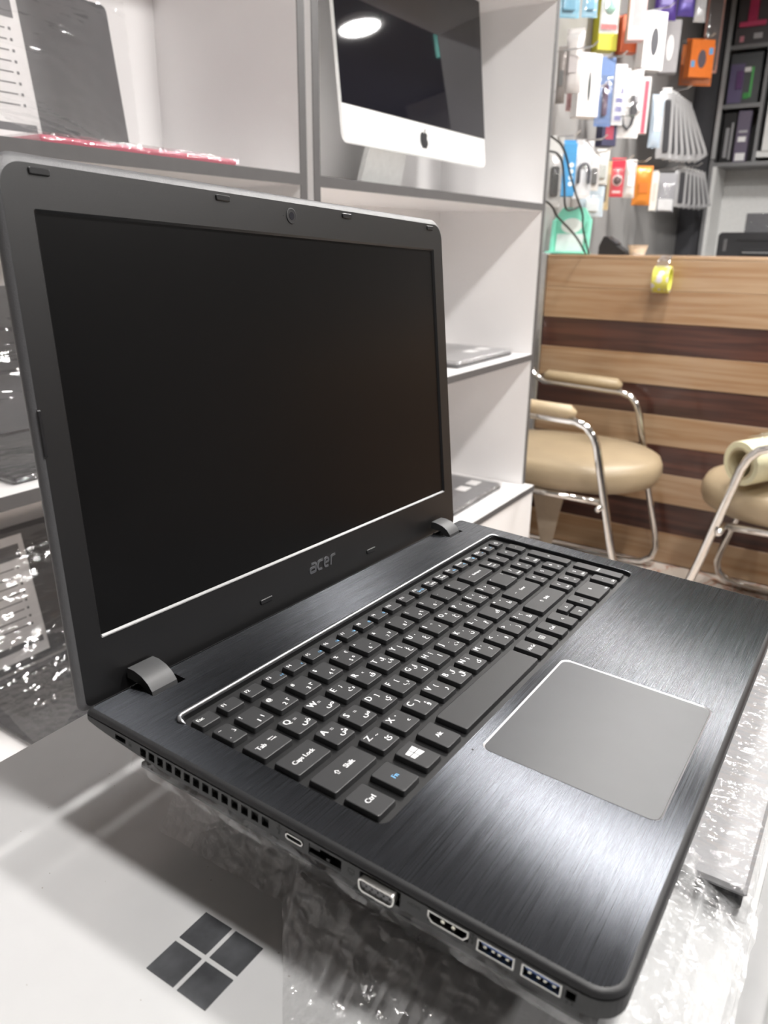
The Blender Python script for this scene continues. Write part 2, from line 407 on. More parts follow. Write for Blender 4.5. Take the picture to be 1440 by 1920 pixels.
# lower shell: wall below the seam; the left wall carries real openings
YA, YZ = -13.0, -243.0
holes = []
holes.append(('lock', -19.3, -26.4, -4.6, -7.2))
for i in range(14):
    a = -36.3 - i * (72.4 / 13.0); holes.append(('vent', a, a - 3.7, -4.4, -8.6))
holes += [('usbc', -121.2, -130.0, -5.2, -8.2), ('eth', -132.8, -148.4, -4.4, -9.4), ('vga', -156.8, -174.6, -3.9, -10.2), ('hdmi', -186.0, -202.2, -3.8, -8.6),
          ('usba', -205.4, -219.3, -3.9, -9.2), ('usba', -221.6, -235.7, -3.9, -9.2), ('audio', -236.9, -240.3, -4.6, -8.0)]
WX = U0 + 0.1
ZT, ZB = -3.2, -10.6
def wall_bottom(y): return -3.2 - 7.4 * gz(y)
b = MM()
bot = []
def sl(inset, z, taper):
    l = base_loop(inset, z, 12); return [(p[0], p[1], -3.2 + (p[2] + 3.2) * (gz(p[1]) if taper else 1)) for p in l]
L0, L1 = sl(0.1, ZT, False), sl(0.1, ZB, True)
n = len(L0); 
for i in range(n):
    j = (i + 1) % n
    if abs(L0[i][0] - WX) < 1e-6 and abs(L0[j][0] - WX) < 1e-6 and abs(L0[i][1] - L0[j][1]) > 50: continue
    b.add([L0[i], L0[j], L1[j], L1[i]], [(0, 1, 2, 3)])
# left wall with openings
ys = sorted({YB_ - 3.0, -1.0, -6, -12, -18, -30, -34, YF_ + 12.0} | {h[1] for h in holes} | {h[2] for h in holes}, reverse=True)
for a, c in zip(ys[:-1], ys[1:]):
    mid = (a + c) / 2
    hh = [h for h in holes if h[2] < mid < h[1]]
    za, zc = wall_bottom(a), wall_bottom(c)
    if not hh:
        b.quad((WX, a, ZT), (WX, c, ZT), (WX, c, zc), (WX, a, za))
    else:
        _, h1, h2, z1, z2 = hh[0]
        b.quad((WX, a, ZT), (WX, c, ZT), (WX, c, z1), (WX, a, z1))
        if z2 > za: b.quad((WX, a, z2), (WX, c, z2), (WX, c, zc), (WX, a, za))
        d = 7.0
        b.quad((WX, a, z1), (WX, c, z1), (WX + d, c, z1), (WX + d, a, z1)); b.quad((WX, a, z2), (WX, c, z2), (WX + d, c, z2), (WX + d, a, z2))
        b.quad((WX, a, z1), (WX, a, z2), (WX + d, a, z2), (WX + d, a, z1)); b.quad((WX, c, z1), (WX, c, z2), (WX + d, c, z2), (WX + d, c, z1))
L2 = sl(14, -15.5, True); L3 = sl(20, -16.0, True)
b.loops([L1, L2, L3], False, True)
b.build('base_shell', M_side, lap, auto=35)
b = MM()
for h in holes:      # dark backs of the openings
    b.box(WX + 5.6, WX + 6.9, h[2] + 0.05, h[1] - 0.05, h[4] + 0.05, h[3] - 0.05)
ob = b.build('port_cavity', M_hole, lap)
# vent slots: dark liners, one each
for h in holes:
    if h[0] in ('vent', 'lock'):
        b = MM(); b.box(WX + 1.4, WX + 5.4, h[2] + 0.06, h[1] - 0.06, h[4] + 0.06, h[3] - 0.06)
        b.build('vent_slot' if h[0] == 'vent' else 'lock_slot', M_hole, lap)
M_shell = mat('port_metal', (0.80, 0.79, 0.76), 0.28, 1.0)
M_tongue = mat('blue_port_tongue', (0.10, 0.22, 0.62), 0.45)
M_gold = mat('port_contact', (0.85, 0.82, 0.7), 0.3, 1.0)
def frame_loops(profile, x0, x1, t):
    """profile: list of (y, z) around; makes a thin-walled tube along x"""
    cy = sum(p[0] for p in profile) / len(profile); cz = sum(p[1] for p in profile) / len(profile)
    def inn(p): 
        dy, dz = p[0] - cy, p[1] - cz
        hy = max(abs(q[0] - cy) for q in profile); hz = max(abs(q[1] - cz) for q in profile)
        return (cy + dy * (hy - t) / hy, cz + dz * (hz - t) / hz)
    i = [inn(p) for p in profile]
    return [[(x1, *p) for p in profile], [(x0, *p) for p in profile], [(x0, *p) for p in i], [(x1, *p) for p in i]]
def port(name, prof, m, proud=0.25, t=0.5):
    b = MM(); b.loops(frame_loops(prof, WX - proud, WX + 5.0, t), False, False); return b.build(name, m, lap, auto=40)
for h in holes:
    k, y1, y2, z1, z2 = h
    if k == 'usba':
        o = port('usb_port', [(y1 - .15, z1 - .15), (y2 + .15, z1 - .15), (y2 + .15, z2 + .15), (y1 - .15, z2 + .15)], M_shell, 0.3, 0.45)
        b = MM(); b.box(WX + 0.9, WX + 5, y2 + 1.2, y1 - 1.2, z1 - 2.7, z1 - 0.8); b.build('tongue', M_tongue, o)
        for c in (0.2, 0.42, 0.58, 0.8):
            b = MM(); b.box(WX + 0.6, WX + 4, y1 + (y2 - y1) * c - .55, y1 + (y2 - y1) * c + .55, z1 - 3.5, z1 - 2.7); b.build('contact', M_gold, o)
    elif k == 'usbc':
        o = port('usb_c_port', [(p[0], p[1]) for p in rrect(y2 + .1, y1 - .1, z2 + .1, z1 - .1, 1.35, 0, 5)], M_shell, 0.3, 0.4)
        b = MM(); b.box(WX + 1.2, WX + 5, y2 + 1.6, y1 - 1.6, (z1 + z2) / 2 - .35, (z1 + z2) / 2 + .35); b.build('tongue', M_hole, o)
    elif k == 'hdmi':
        o = port('hdmi_port', [(y1 - .1, z1 - .1), (y2 + .1, z1 - .1), (y2 + .1, z2 + 2.2), (y2 + 1.8, z2 + .2), (y1 - 1.8, z2 + .2), (y1 - .1, z2 + 2.2)], M_shell, 0.3, 0.45)
        b = MM(); b.box(WX + 1.2, WX + 5, y2 + 2.4, y1 - 2.4, z1 - 2.4, z1 - 1.2); b.build('tongue', M_hole, o)
        for c in (0.36, 0.62):
            b = MM(); b.cyl((WX + 0.5, y1 + (y2 - y1) * c, z1 - 2.6), (1, 0, 0), 0.75, 1.5, 12); b.build('contact', M_gold, o)
    elif k == 'vga':
        pr = [(p[0], p[1]) for p in rrect(y2 + .6, y1 - .6, z2 + .3, z1 - .5, 1.8, 0, 5)]
        pr = [(y + (1.1 if y < (y1 + y2) / 2 else -1.1) * ((z1 - z) / (z1 - z2)), z) for y, z in pr]
        o = port('vga_port', pr, M_shell, 2.6, 0.55)
        b = MM(); b.loops([[(WX + 4.5, *p) for p in pr], [(WX - 1.9, *p) for p in pr]]); b.v = [(v[0], (y1 + y2) / 2 + (v[1] - (y1 + y2) / 2) * .93, (z1 + z2) / 2 + (v[2] - (z1 + z2) / 2) * .86) for v in b.v]
        b.build('insert', mat('vga_insert', (0.20, 0.20, 0.21), 0.5), o)
        b = MM()
        for r in range(3):
            for c in range(5):
                b.cyl((WX - 2.05, y1 - 3.5 - c * 2.55 - (0.9 if r == 1 else 0), z1 - 1.75 - r * 1.45), (1, 0, 0), 0.42, 0.4, 8)
        b.build('pin_hole', M_hole, o)['kind'] = 'stuff'
    elif k == 'eth':
        b = MM(); b.box(WX + .05, WX + 1.0, y2 + .3, y1 - .3, z2 + .2, z2 + .9); b.box(WX + .3, WX + 5, y2 + 5.6, y2 + 7.2, z2 + .3, z2 + 2.2)
        b.box(WX + .2, WX + 4, y1 - 5.2, y1 - .3, z1 - 1.6, z1 - .2)
        b.build('ethernet_port', M_blackp, lap)
# small port icons printed on the side wall
WM = Matrix(((0, 0, -1, WX - 0.06), (-1, 0, 0, 0), (0, 1, 0, 0), (0, 0, 0, 1)))     # text x -> -y, text y -> z
def icon(body, y, z, h, poly=None):
    b = MM()
    if poly: 
        for q in poly: b.add([WM @ Vector((-y + p[0], z + p[1], 0)) for p in q], [tuple(range(len(q)))])
    else: put_text(b, body, -y, z, 0, h, 'c', WM)
    return b.build('port_marking', M_hole, lap)
def rect(x0, x1, y0, y1): return [(x0, y0), (x1, y0), (x1, y1), (x0, y1)]
icon(None, -29.6, -7.0, 2, [rect(-1, 1, 0, 1.4), rect(-.8, -.5, 1.4, 2.2), rect(.5, .8, 1.4, 2.2), rect(-.8, .8, 2.1, 2.4)])
trident = [rect(-.18, .18, -.6, 3.2), [(-.5, 2.8), (.5, 2.8), (0, 3.9)], rect(-1.1, -.75, 1.2, 2.1), rect(-1.1, 0, .95, 1.25), rect(.75, 1.2, 1.6, 2.3), rect(0, 1.1, .55, .85), rect(-.45, .45, -.9, -.2)]
icon(None, -117.9, -7.2, 3, trident); icon(None, -203.7, -7.0, 3, trident)
icon(None, -153.0, -7.3, 2, [rect(-1.5, 1.5, 0, .3), rect(-1.5, 1.5, 1.7, 2), rect(-1.5, -1.2, 0, 2), rect(1.2, 1.5, 0, 2), rect(-.9, .9, -.8, -.5)])
icon('HDMI', -180.4, -6.6, 1.5)
icon(None, -238.6, -9.8, 2, [rect(-1.1, -.6, 0, 1.0), rect(.6, 1.1, 0, 1.0), rect(-1.0, -.8, .9, 1.7), rect(.8, 1.0, .9, 1.7), rect(-.8, .8, 1.5, 1.8)])
# --- palm rest plate with keyboard, touchpad and hinge openings
KX0, KX1, KY0, KY1 = 18.6, 357.4, -153.6, -38.2
PX0, PX1, PY0, PY1 = 89.6, 197.4, -242.0, -159.8
slotL, slotR = (24.8, 46.0, -14.2, 3.0), (329.0, 350.2, -14.2, 3.0)
outer = []
o_ = rrect(0.6, 374.4, -251.6, 0.0, (9, 1.5, 1.5, 9), 0, 8)
# notch the hinge slots into the back edge
front = [p for p in o_ if p[1] < -1.6]
outer = rrect(0.6, 374.4, -251.6, 0.0, (9, 1.5, 1.5, 9), 0, 8)
k = max(range(len(outer)), key=lambda i: outer[i][0] + outer[i][1] * 1.0)
pts = []
top_right = [p for p in outer if p[0] > 300 and p[1] > -100]; bot_right = [p for p in outer if p[0] > 300 and p[1] < -100]
top_left = [p for p in outer if p[0] < 100 and p[1] > -100]; bot_left = [p for p in outer if p[0] < 100 and p[1] < -100]
pts = bot_right + top_right
for s in (slotR, slotL): pts += [(s[1], 0, 0), (s[1], s[2], 0), (s[0], s[2], 0), (s[0], 0, 0)]
pts += top_left + bot_left
kb = rrect(KX0, KX1, KY0, KY1, 5, 0, 6); pd = rrect(PX0, PX1, PY0, PY1, 5, 0, 6)
vs, fs = fill2d([pts, kb, pd], 0.02)
b = MM(); b.add(vs, fs)
b.build('palm_rest', M_plate, lap)
for s in (slotL, slotR):     # the wells the hinges drop into
    b = MM(); b.box(s[0], s[1], s[2], 2.2, -6.0, -5.6)
    b.quad((s[0], s[2], 0), (s[1], s[2], 0), (s[1], s[2], -6), (s[0], s[2], -6)); b.quad((s[0], s[2], 0), (s[0], 2, 0), (s[0], 2, -6), (s[0], s[2], -6)); b.quad((s[1], s[2], 0), (s[1], 2, 0), (s[1], 2, -6), (s[1], s[2], -6))
    b.build('hinge_well', M_blackp, lap)
b = MM(); b.loops([kb, [(p[0], p[1], -2.3) for p in rrect(KX0 + .5, KX1 - .5, KY0 + .9, KY1 - .5, 5, 0, 6)]], False, True)
b.build('key_tray', M_tray, lap)
b = MM(); b.loops([pd, [(p[0], p[1], -0.75) for p in rrect(PX0 + 1.0, PX1 - 1.0, PY0 + .9, PY1 - .9, 4.2, 0, 6)]], False, False)
b.build('touchpad_trim', M_shine, lap, auto=40)['label'] = 'bright bevelled touchpad edge'
b = MM(); ins = rrect(PX0 + 1.05, PX1 - 1.05, PY0 + .95, PY1 - .95, 4.2, -0.5, 6); b.loops([[(p[0], p[1], -1.2) for p in ins], ins], False, True)
b.build('touchpad', M_pad, lap)
b = MM(); b.cyl((85.9, -158.2, -0.1), (0, 0, 1), 0.55, 0.14, 12); b.build('microphone_hole', M_hole, lap)
# chrome strip above the keys
path = [(18.3, -43.5, .1), (18.4, -40.2, .35), (19.4, -37.9, .5), (21.8, -36.9, .55), (190, -36.7, .55), (354.6, -36.6, .55), (357.4, -37.4, .5), (358.6, -39.6, .45), (358.7, -44, .3)]
b = MM(); b.tube(path, [.5, 1.25, 1.35, 1.35, 1.35, 1.3, 1.2, 1.1, .7], 10); b.build('chrome_strip', mat('chrome_strip_metal', (0.34, 0.345, 0.36), 0.34, 1.0), lap, smooth=True)['label'] = 'chrome strip above the function keys'
b = MM(); b.tube([(358.7, -44, .1), (358.6, -148, .1), (357.5, -153, .05)], [.7, .55, .3], 8); b.build('tray_edge', mat('tray_edge_metal', (0.35, 0.36, 0.38), 0.3, 1.0), lap, smooth=True)
# --- keys
KEYTOP = 0.6
KCACHE = {}
def key_mesh(wd, dp):
    kk = (round(wd, 1), round(dp, 1))
    if kk in KCACHE: return KCACHE[kk]
    b = MB(); h, d = wd / 2, dp / 2
    sc = lambda l: [(p[0] * mm, p[1] * mm, p[2] * mm) for p in l]
    b.loops([sc(rrect(-h, h, -d, d, 1.0, -2.2, 3)), sc(rrect(-h, h, -d, d, 1.0, -1.35, 3)), sc(rrect(-h + .32, h - .32, -d + .32, d - .32, 1.1, KEYTOP - .18, 3)), sc(rrect(-h + .62, h - .62, -d + .62, d - .62, 1.0, KEYTOP, 3))], False, True)
    me = bpy.data.meshes.new('key'); me.from_pydata(b.v, [], b.f); me.materials.append(M_key)
    bm = bmesh.new(); bm.from_mesh(me); bmesh.ops.recalc_face_normals(bm, faces=bm.faces); bm.to_mesh(me); bm.free()
    for p in me.polygons: p.use_smooth = True
    me.set_sharp_from_angle(angle=radians(25))
    KCACHE[kk] = me; return me
def shapes(mb, kind, x, y, s):
    z = KEYTOP + .04
    q = lambda pts: mb.add([(x + p[0] * s, y + p[1] * s, z) for p in pts], [tuple(range(len(pts)))])
    if kind == 'win':
        g = .06
        for (x0, x1) in ((-1, -g), (g, 1.1)):
            f = lambda xx: .72 + .12 * (xx + 1)
            q([(x0, g), (x1, g), (x1, f(x1)), (x0, f(x0))]); q([(x0, -f(x0)), (x1, -f(x1)), (x1, -g), (x0, -g)])
    elif kind == 'menu':
        for r in (rect(-1, 1, .75, .92), rect(-1, 1, -.92, -.75), rect(-1, -.84, -.8, .8), rect(.84, 1, -.8, .8), rect(-.55, .55, .3, .44), rect(-.55, .55, -.07, .07), rect(-.55, .55, -.44, -.3)): q(r)
    elif kind == 'tab':
        for sy, d in ((.38, -1), (-.38, 1)):
            q([(-.8, sy - .09), (.8, sy - .09), (.8, sy + .09), (-.8, sy + .09)]); q([(d * .55, sy - .32), (d * 1.0, sy), (d * .55, sy + .32)]); q(rect(min(d * 1.03, d * 1.15), max(d * 1.03, d * 1.15), sy - .32, sy + .32))
    elif kind == 'shift':
        q([(0, 1), (-.85, .1), (-.6, .02), (0, .66)]); q([(0, 1), (0, .66), (.6, .02), (.85, .1)]); q(rect(-.42, -.25, -.75, .1)); q(rect(.25, .42, -.75, .1)); q(rect(-.42, .42, -.85, -.7)); q(rect(-.8, -.25, .0, .14)); q(rect(.25, .8, .0, .14))
    elif kind in ('up', 'down', 'left', 'right'):
        P = [(0, .8), (-.75, -.55), (.75, -.55)]; I = [(0, .45), (-.45, -.37), (.45, -.37)]
        rot = {'up': 0, 'left': 90, 'down': 180, 'right': 270}[kind]; c, sn = cos(radians(rot)), sin(radians(rot))
        R = lambda p: (p[0] * c - p[1] * sn, p[0] * sn + p[1] * c)
        P = [R(p) for p in P]; I = [R(p) for p in I]
        for i in range(3): q([P[i], P[(i + 1) % 3], I[(i + 1) % 3], I[i]])
    elif kind == 'back':
        q(rect(-.5, 1, -.09, .09)); q([(-1, 0), (-.45, .4), (-.45, -.4)])
    elif kind == 'power':
        n = 20
        for i in range(n):
            a, c = 2 * pi * i / n, 2 * pi * (i + 1) / n
            q([(cos(a), sin(a)), (cos(c), sin(c)), (.72 * cos(c), .72 * sin(c)), (.72 * cos(a), .72 * sin(a))])
        q(rect(-.1, .1, 0, .6))
    elif kind == 'screen':
        q(rect(-1, .3, -.6, -.45)); q(rect(-1, .3, .45, .6)); q(rect(-1, -.85, -.6, .6)); q(rect(.15, .3, -.6, .6)); q(rect(.5, 1.1, -.6, .6))
    elif kind == 'sun':
        n = 10
        for i in range(n):
            a, c = 2 * pi * i / n, 2 * pi * (i + 1) / n
            q([(.75 * cos(a), .75 * sin(a)), (.75 * cos(c), .75 * sin(c)), (.4 * cos(c), .4 * sin(c)), (.4 * cos(a), .4 * sin(a))])
            q([(.8 * cos(a - .1), .8 * sin(a - .1)), (1.1 * cos(a), 1.1 * sin(a)), (.8 * cos(a + .1), .8 * sin(a + .1))])
    elif kind == 'wave':
        for r in (.35, .7, 1.0):
            for sg in (0, pi):
                for i in range(5):
                    a, c = sg - .7 + 1.4 * i / 5, sg - .7 + 1.4 * (i + 1) / 5
                    q([(r * cos(a), r * sin(a)), (r * cos(c), r * sin(c)), ((r - .17) * cos(c), (r - .17) * sin(c)), ((r - .17) * cos(a), (r - .17) * sin(a))])
def key(u0, u1, v0, v1, marks=(), blue=()):
    """marks: (text or :shape, where, height mm). where: tl tr bl br c or (fx, fy)"""
    wd, dp = u1 - u0, v1 - v0
    o = link('key', key_mesh(wd, dp), M_key, lap)
    o.location = ((u0 + u1) / 2 * mm, -(v0 + v1) / 2 * mm, 0)
    for lst, m in ((marks, M_legend), (blue, M_blue)):
        if not lst: continue
        b = MM()
        for body, where, h in lst:
            xl, xr = -wd / 2 + 1.9, wd / 2 - 1.9
            if isinstance(where, tuple): x, y, an = where[0] * wd / 2, where[1] * dp / 2, 'c'
            else:
                x, an = {'l': (xl, 'l'), 'r': (xr, 'r'), 'c': (0, 'c')}[where[1]]
                y = {'t': dp / 2 - 1.8 - h, 'b': -dp / 2 + 1.9, 'm': -h / 2}[where[0]]
            if body.startswith(':'): shapes(b, body[1:], x, y + h / 2 if where not in ('mc',) else y + h / 2, h / 2)
            else: put_text(b, body, x, y, KEYTOP + .05, h * 1.1, an, None, 0.26 * h / 2.4)
        if b.v:
            b.build('legend', m, o)['label'] = 'white key marking' if m is M_legend else 'blue key marking'
    return o
# function row
FR = [33 + 16.2 * i for i in range(13)] + [227.4 + 15.05 * (i + 1) for i in range(8)]
fn = [('Esc', None), ('F1', None), ('F2', None), ('F3', ':wave'), ('F4', 'z'), ('F5', ':screen'), ('F6', ':screen'), ('F7', ':screen'), ('F8', ':sun'), ('F9', ':sun'), ('F10', None), ('F11', None), ('F12', 'Scr Lk'),
      ('PrtSc', 'SysRq'), ('Pause', 'Break'), ('Del', 'Ins'), ('Home', '▸II'), ('PgUp', '■'), ('PgDn', '◂◂'), ('End', '▸▸'), (':power', None)]
for i, (a, c) in enumerate(fn):
    r = FR[i]; l = r - (12.2 if i < 13 else 11.0)
    if a == ':power': key(l, r, 43.9, 52.4, [(':power', 'mc', 3.2)]); continue
    if a in ('PrtSc', 'Pause'): key(l, r, 43.9, 52.4, [(a, 'tl', 1.6), (c, 'br', 1.6)])
    else: key(l, r, 43.9, 52.4, [(a, 'tl' if i else 'tl', 1.9)], [(c, 'br', 2.2 if c.startswith(':') else 1.7)] if c else ())
R_ = {'n': (57.3, 71.3), 'q': (75.9, 90.1), 'a': (94.4, 108.8), 'z': (113.1, 127.6), 's': (131.6, 149.4)}
# number row
key(20.9, 31.0, *R_['n'], [('~', 'tl', 1.9), ('`', 'bl', 2), ('ذ', 'mr', 2.2)])
nums = [('!', '1', '١'), ('@', '2', '٢'), ('#', '3', '٣'), ('$', '4', '٤'), ('%', '5', '٥'), ('^', '6', '٦'), ('&', '7', '٧'), ('*', '8', '٨'), ('(', '9', '٩'), (')', '0', '٠'), ('_', '-', None), ('+', '=', None)]
for i, (s1, d, ar) in enumerate(nums):
    r = 49.3 + 18.6 * i
    mk = [(s1, 'tl', 2.1), (d, 'bl' if ar is None or i > 90 else (-.1, -.72), 2.3)]
    if ar: mk.append((ar, (.42, -.5), 2.2))
    if d == '5': mk.append(('€', (.62, .35), 2.0))
    key(r - 14.2, r, *R_['n'], mk)
key(259.0, 289.2, *R_['n'], [(':back', (-.55, -.12), 2.4), ('Backspace', (.15, -.1), 1.8)])
# letter rows
def row(letters, r0, pitch, rk):
    for i, (la, sup, ar) in enumerate(letters):
        r = r0 + pitch * i
        mk = [(la, 'tl', 3.2)]
        if sup: mk.append((sup, (.18, .22), 2.3))
        if ar: mk.append((ar, (.40, -.50), 3.0))
        key(r - 14.4, r, *R_[rk], mk)
key(21.0, 40.2, *R_['q'], [(':tab', (.42, -.1), 3.6), ('Tab', (-.42, -.12), 2.3)])
row([('Q', '=', 'ض'), ('W', '=', 'ص'), ('E', 'ۀ', 'ث'), ('R', 'ء', 'ق'), ('T', 'لإ', 'ف'), ('Y', 'إ', 'غ'), ('U', '‘', 'ع'), ('I', '÷', 'ه'), ('O', '×', 'خ'), ('P', '؛', 'ح'), ('{', '<', 'ج'), ('}', '>', 'د')], 58.8, 18.6, 'q')
key(268.6, 288.8, 75.9, 91.2, [('"', 'tl', 1.8), ('|', 'tr', 1.8), ('\\', 'br', 1.8)])
key(21.4, 44.6, *R_['a'], [('Caps Lock', 'mc', 2.1)])
row([('A', '=', 'ش'), ('S', '=', 'س'), ('D', ']', 'ي'), ('F', '[', 'ب'), ('G', 'لأ', 'ل'), ('H', 'أ', 'ا'), ('J', 'ـ', 'ت'), ('K', '،', 'ن'), ('L', '/', 'م'), (':', ':', 'ك'), ('"', '"', 'ط')], 63.3, 18.65, 'a')
key(254.4, 288.4, 94.0, 108.9, [(':back', (-.5, -.1), 2.4), ('Enter', (.1, -.1), 2.0)])
key(22.0, 53.4, *R_['z'], [(':shift', (-.25, -.12), 3.2), ('Shift', (.25, -.12), 2.3)])
row([('Z', '~', 'ئ'), ('X', 'ْ', 'ء'), ('C', '}', 'ؤ'), ('V', '{', 'ر'), ('B', 'لآ', 'لا'), ('N', 'آ', 'ى'), ('M', '’', 'ة'), ('<', ',', 'و'), ('>', '.', 'ز'), ('?', '؟', 'ظ')], 72.7, 18.5, 'z')
key(246.0, 288.0, *R_['z'], [(':shift', (-.2, -.12), 3.0), ('Shift', (.15, -.12), 2.2)])
# bottom row
s0, s1 = R_['s']
key(21.5, 34.8, s0, s1, [('Ctrl', 'mc', 2.3)]); key(40.6, 53.8, s0, s1, (), [('Fn', 'mc', 2.3)])
key(59.9, 73.0, s0, s1, [(':win', (-.05, -.18), 7.0)]); key(79.0, 92.4, s0, s1, [('Alt', 'mc', 2.2)])
key(97.6, 186.2, s0, s1); key(190.2, 202.2, s0, s1, [('Alt Gr', 'mc', 2.0)]); key(206.8, 218.2, s0, s1, [(':menu', (0, -.2), 3.8)])
key(223.2, 234.6, s0, s1, [('Ctrl', 'mc', 2.2)]); key(240.2, 252.6, s0, s1, [(':left', (-.1, -.2), 3.0)])
key(257.4, 272.0, s0 + .4, 139.6, [(':up', (0, -.5), 3.0)]); key(257.4, 272.0, 140.6, s1, [(':down', (0, -.5), 3.0)]); key(276.6, 287.8, s0, s1, [(':right', (0, -.2), 3.0)])
key(292.8, 318.4, s0, s1, [('0', (0, .1), 2.4), ('Ins', 'br', 1.7)]); key(324.4, 335.2, s0, s1, [('.', (0, .1), 2.4), ('Del', 'br', 1.6)])
# number pad
NC = [(292.8, 303.0), (308.2, 318.6), (324.0, 334.8), (340.2, 350.4)]
for c, t_ in zip(NC, ('Num', '/', '*', '-')): key(c[0], c[1], *R_['n'], [(t_, (0, -.1), 1.6 if t_ == 'Num' else 2.6)] + ([('Lock', (0, -.6), 1.6)] if t_ == 'Num' else []))
for rk, dg in (('q', '789'), ('a', '456'), ('z', '123')):
    for c, d in zip(NC, dg):
        sub = {'7': 'Home', '9': 'PgUp', '1': 'End', '3': 'PgDn'}.get(d); ar = {'8': ':up', '4': ':left', '6': ':right', '2': ':down'}.get(d)
        key(c[0], c[1], *R_[rk], [(d, (-.1, .1), 2.4)] + ([(sub, (.1, -.7), 1.5)] if sub else []) + ([(ar, (.2, -.7), 2.4)] if ar else []))
key(340.2, 350.4, R_['q'][0], R_['a'][1], [('+', (0, -.05), 2.6)]); key(340.2, 350.4, R_['z'][0], s1, [('Enter', (0, -.05), 1.9)])
# --- lid
LIDM = Matrix(((1.0, 0.0025, 0.0046, 16.01 * mm), (0.0041, 0.1579, -0.9874, 41.88 * mm), (-0.0032, 0.9874, 0.1579, 220.49 * mm), (0, 0, 0, 1)))
LX0, LX1, LY0, LY1 = -15.9, 362.6, -229.4, 18.4
def ll(inset, z, r=11, top=None): return rrect(LX0 + inset, LX1 - inset, LY0 + inset, (LY1 + top) if top is not None else LY1 - inset, (3.5, r, r, 3.5), z, 8)
b = MM(); b.loops([ll(2.4, -0.1, 11, 0.0), ll(1.0, -0.9, 12, 1.7), ll(0.3, -2.2, 12, 3.3), ll(0, -3.6, 12, 4.3), ll(0.6, -5.6, 12, 4.6), ll(3.0, -8.2, 12, 2.6)], False, True)
lid = b.build('lid', M_back, lap, auto=50); lid.matrix_local = LIDM
lid['label'] = 'opened screen lid with textured grey black back'
op = rrect(0, 346.8, -196.2, 0, 1.2, 0, 4)
vs, fs = fill2d([ll(2.4, 0, 11, 0.0), op], 0.0)
b = MM(); b.add(vs, fs); b.loops([op, [(p[0], p[1], -1.5) for p in rrect(1.3, 345.5, -195.0, -1.2, .9, 0, 4)]], False, False)
bz = b.build('bezel', M_bezel, lid)
b = MM(); b.box(0.9, 345.9, -195.4, -0.8, -2.0, -1.45); b.build('screen', M_lcd, lid)
b = MM(); b.quad((0.6, -196.0, -.3), (346.2, -196.0, -.3), (345.6, -194.9, -1.35), (1.2, -194.9, -1.35)); b.build('ledge_highlight', mat('ledge_painted_light', (0.26, 0.26, 0.265), 0.35), lid)  # light caught by the upward-facing bottom chamfer, painted as a paler grey strip
M_rub = mat('rubber', (0.012, 0.012, 0.013), 0.35)
def bump(x0, x1, y0, y1):
    b = MM(); b.loops([rrect(x0, x1, y0, y1, .8, 0.0, 4), rrect(x0, x1, y0, y1, .8, 0.45, 4), rrect(x0 + .4, x1 - .4, y0 + .4, y1 - .4, .6, .8, 4)], False, True); b.build('rubber_bumper', M_rub, lid)
for x0, x1, yc in ((0.2, 10.4, 15.3), (110, 120.6, 15.4), (225.6, 236.0, 15.4), (337.2, 346.2, 15.4), (111.4, 122.4, -216.0), (226.2, 237.4, -216.0)): bump(x0, x1, yc - 1.5, yc + 1.5)
bump(-14.2, -12.2, -105.2, -84.2)
# webcam
b = MM(); b.cyl((172.9, 10.8, -0.2), (0, 0, 1), 4.6, 0.5, 28); cm = b.build('webcam', M_blackp, lid, auto=40)
b = MM(); b.cyl((172.9, 10.8, 0.25), (0, 0, 1), 2.2, 0.2, 20); b.build('lens', mat('lens_glass', (0.03, 0.03, 0.035), 0.05), cm, auto=40)
b = MM(); b.loops([[(172.9 + r * cos(2 * pi * k / 28), 10.8 + r * sin(2 * pi * k / 28), z) for k in range(28)] for r, z in ((4.6, .3), (4.3, .42), (3.8, .38))], False, False); b.build('ring', M_rim, cm, auto=40)
b = MM(); b.cyl((165.4, 10.5, -.1), (0, 0, 1), .5, .14, 10); b.build('microphone_hole', M_hole, lid)
# maker's wordmark, built from rounded strokes
def stroke(mb, pts, wd, z, shear=0.22):
    pts = [Vector((p[0] + shear * p[1], p[1], 0)) for p in pts]
    n = len(pts); Lp, Rp = [], []
    for i in range(n):
        d = (pts[min(i + 1, n - 1)] - pts[max(i - 1, 0)]).normalized(); nn = Vector((-d.y, d.x, 0)) * wd / 2
        Lp.append(pts[i] + nn); Rp.append(pts[i] - nn)
    for i in range(n - 1):
        for (z0, z1) in ((0, z),):
            mb.loops([[Lp[i], Lp[i + 1], Rp[i + 1], Rp[i]], [q + Vector((0, 0, z)) for q in (Lp[i], Lp[i + 1], Rp[i + 1], Rp[i])]])
def arc(cx, cy, rx, ry, a0, a1, n=10): return [(cx + rx * cos(radians(a0 + (a1 - a0) * i / n)), cy + ry * sin(radians(a0 + (a1 - a0) * i / n))) for i in range(n + 1)]
b = MM(); sw = 1.35
# a
stroke(b, [(0.9, 5.2), (3.6, 5.2)] + arc(4.2, 4.4, 1.0, .8, 90, 0, 5) + [(5.2, 0.0)], sw, .35)
stroke(b, [(5.2, 3.0), (1.6, 3.0)] + arc(1.6, 1.65, 1.3, 1.35, 90, 270, 8) + [(5.2, 0.3)], sw, .35)
# c
stroke(b, [(11.6, 5.2), (9.2, 5.2)] + arc(9.0, 2.75, 1.9, 2.45, 95, 265, 10) + [(9.2, 0.3), (11.4, 0.3)], sw, .35)
# e
stroke(b, [(13.4, 2.8), (17.0, 2.8)] + arc(15.3, 3.0, 1.9, 2.2, 5, 178, 10) + arc(15.5, 2.6, 2.1, 2.3, 182, 268, 8) + [(17.4, 0.3)], sw, .35)
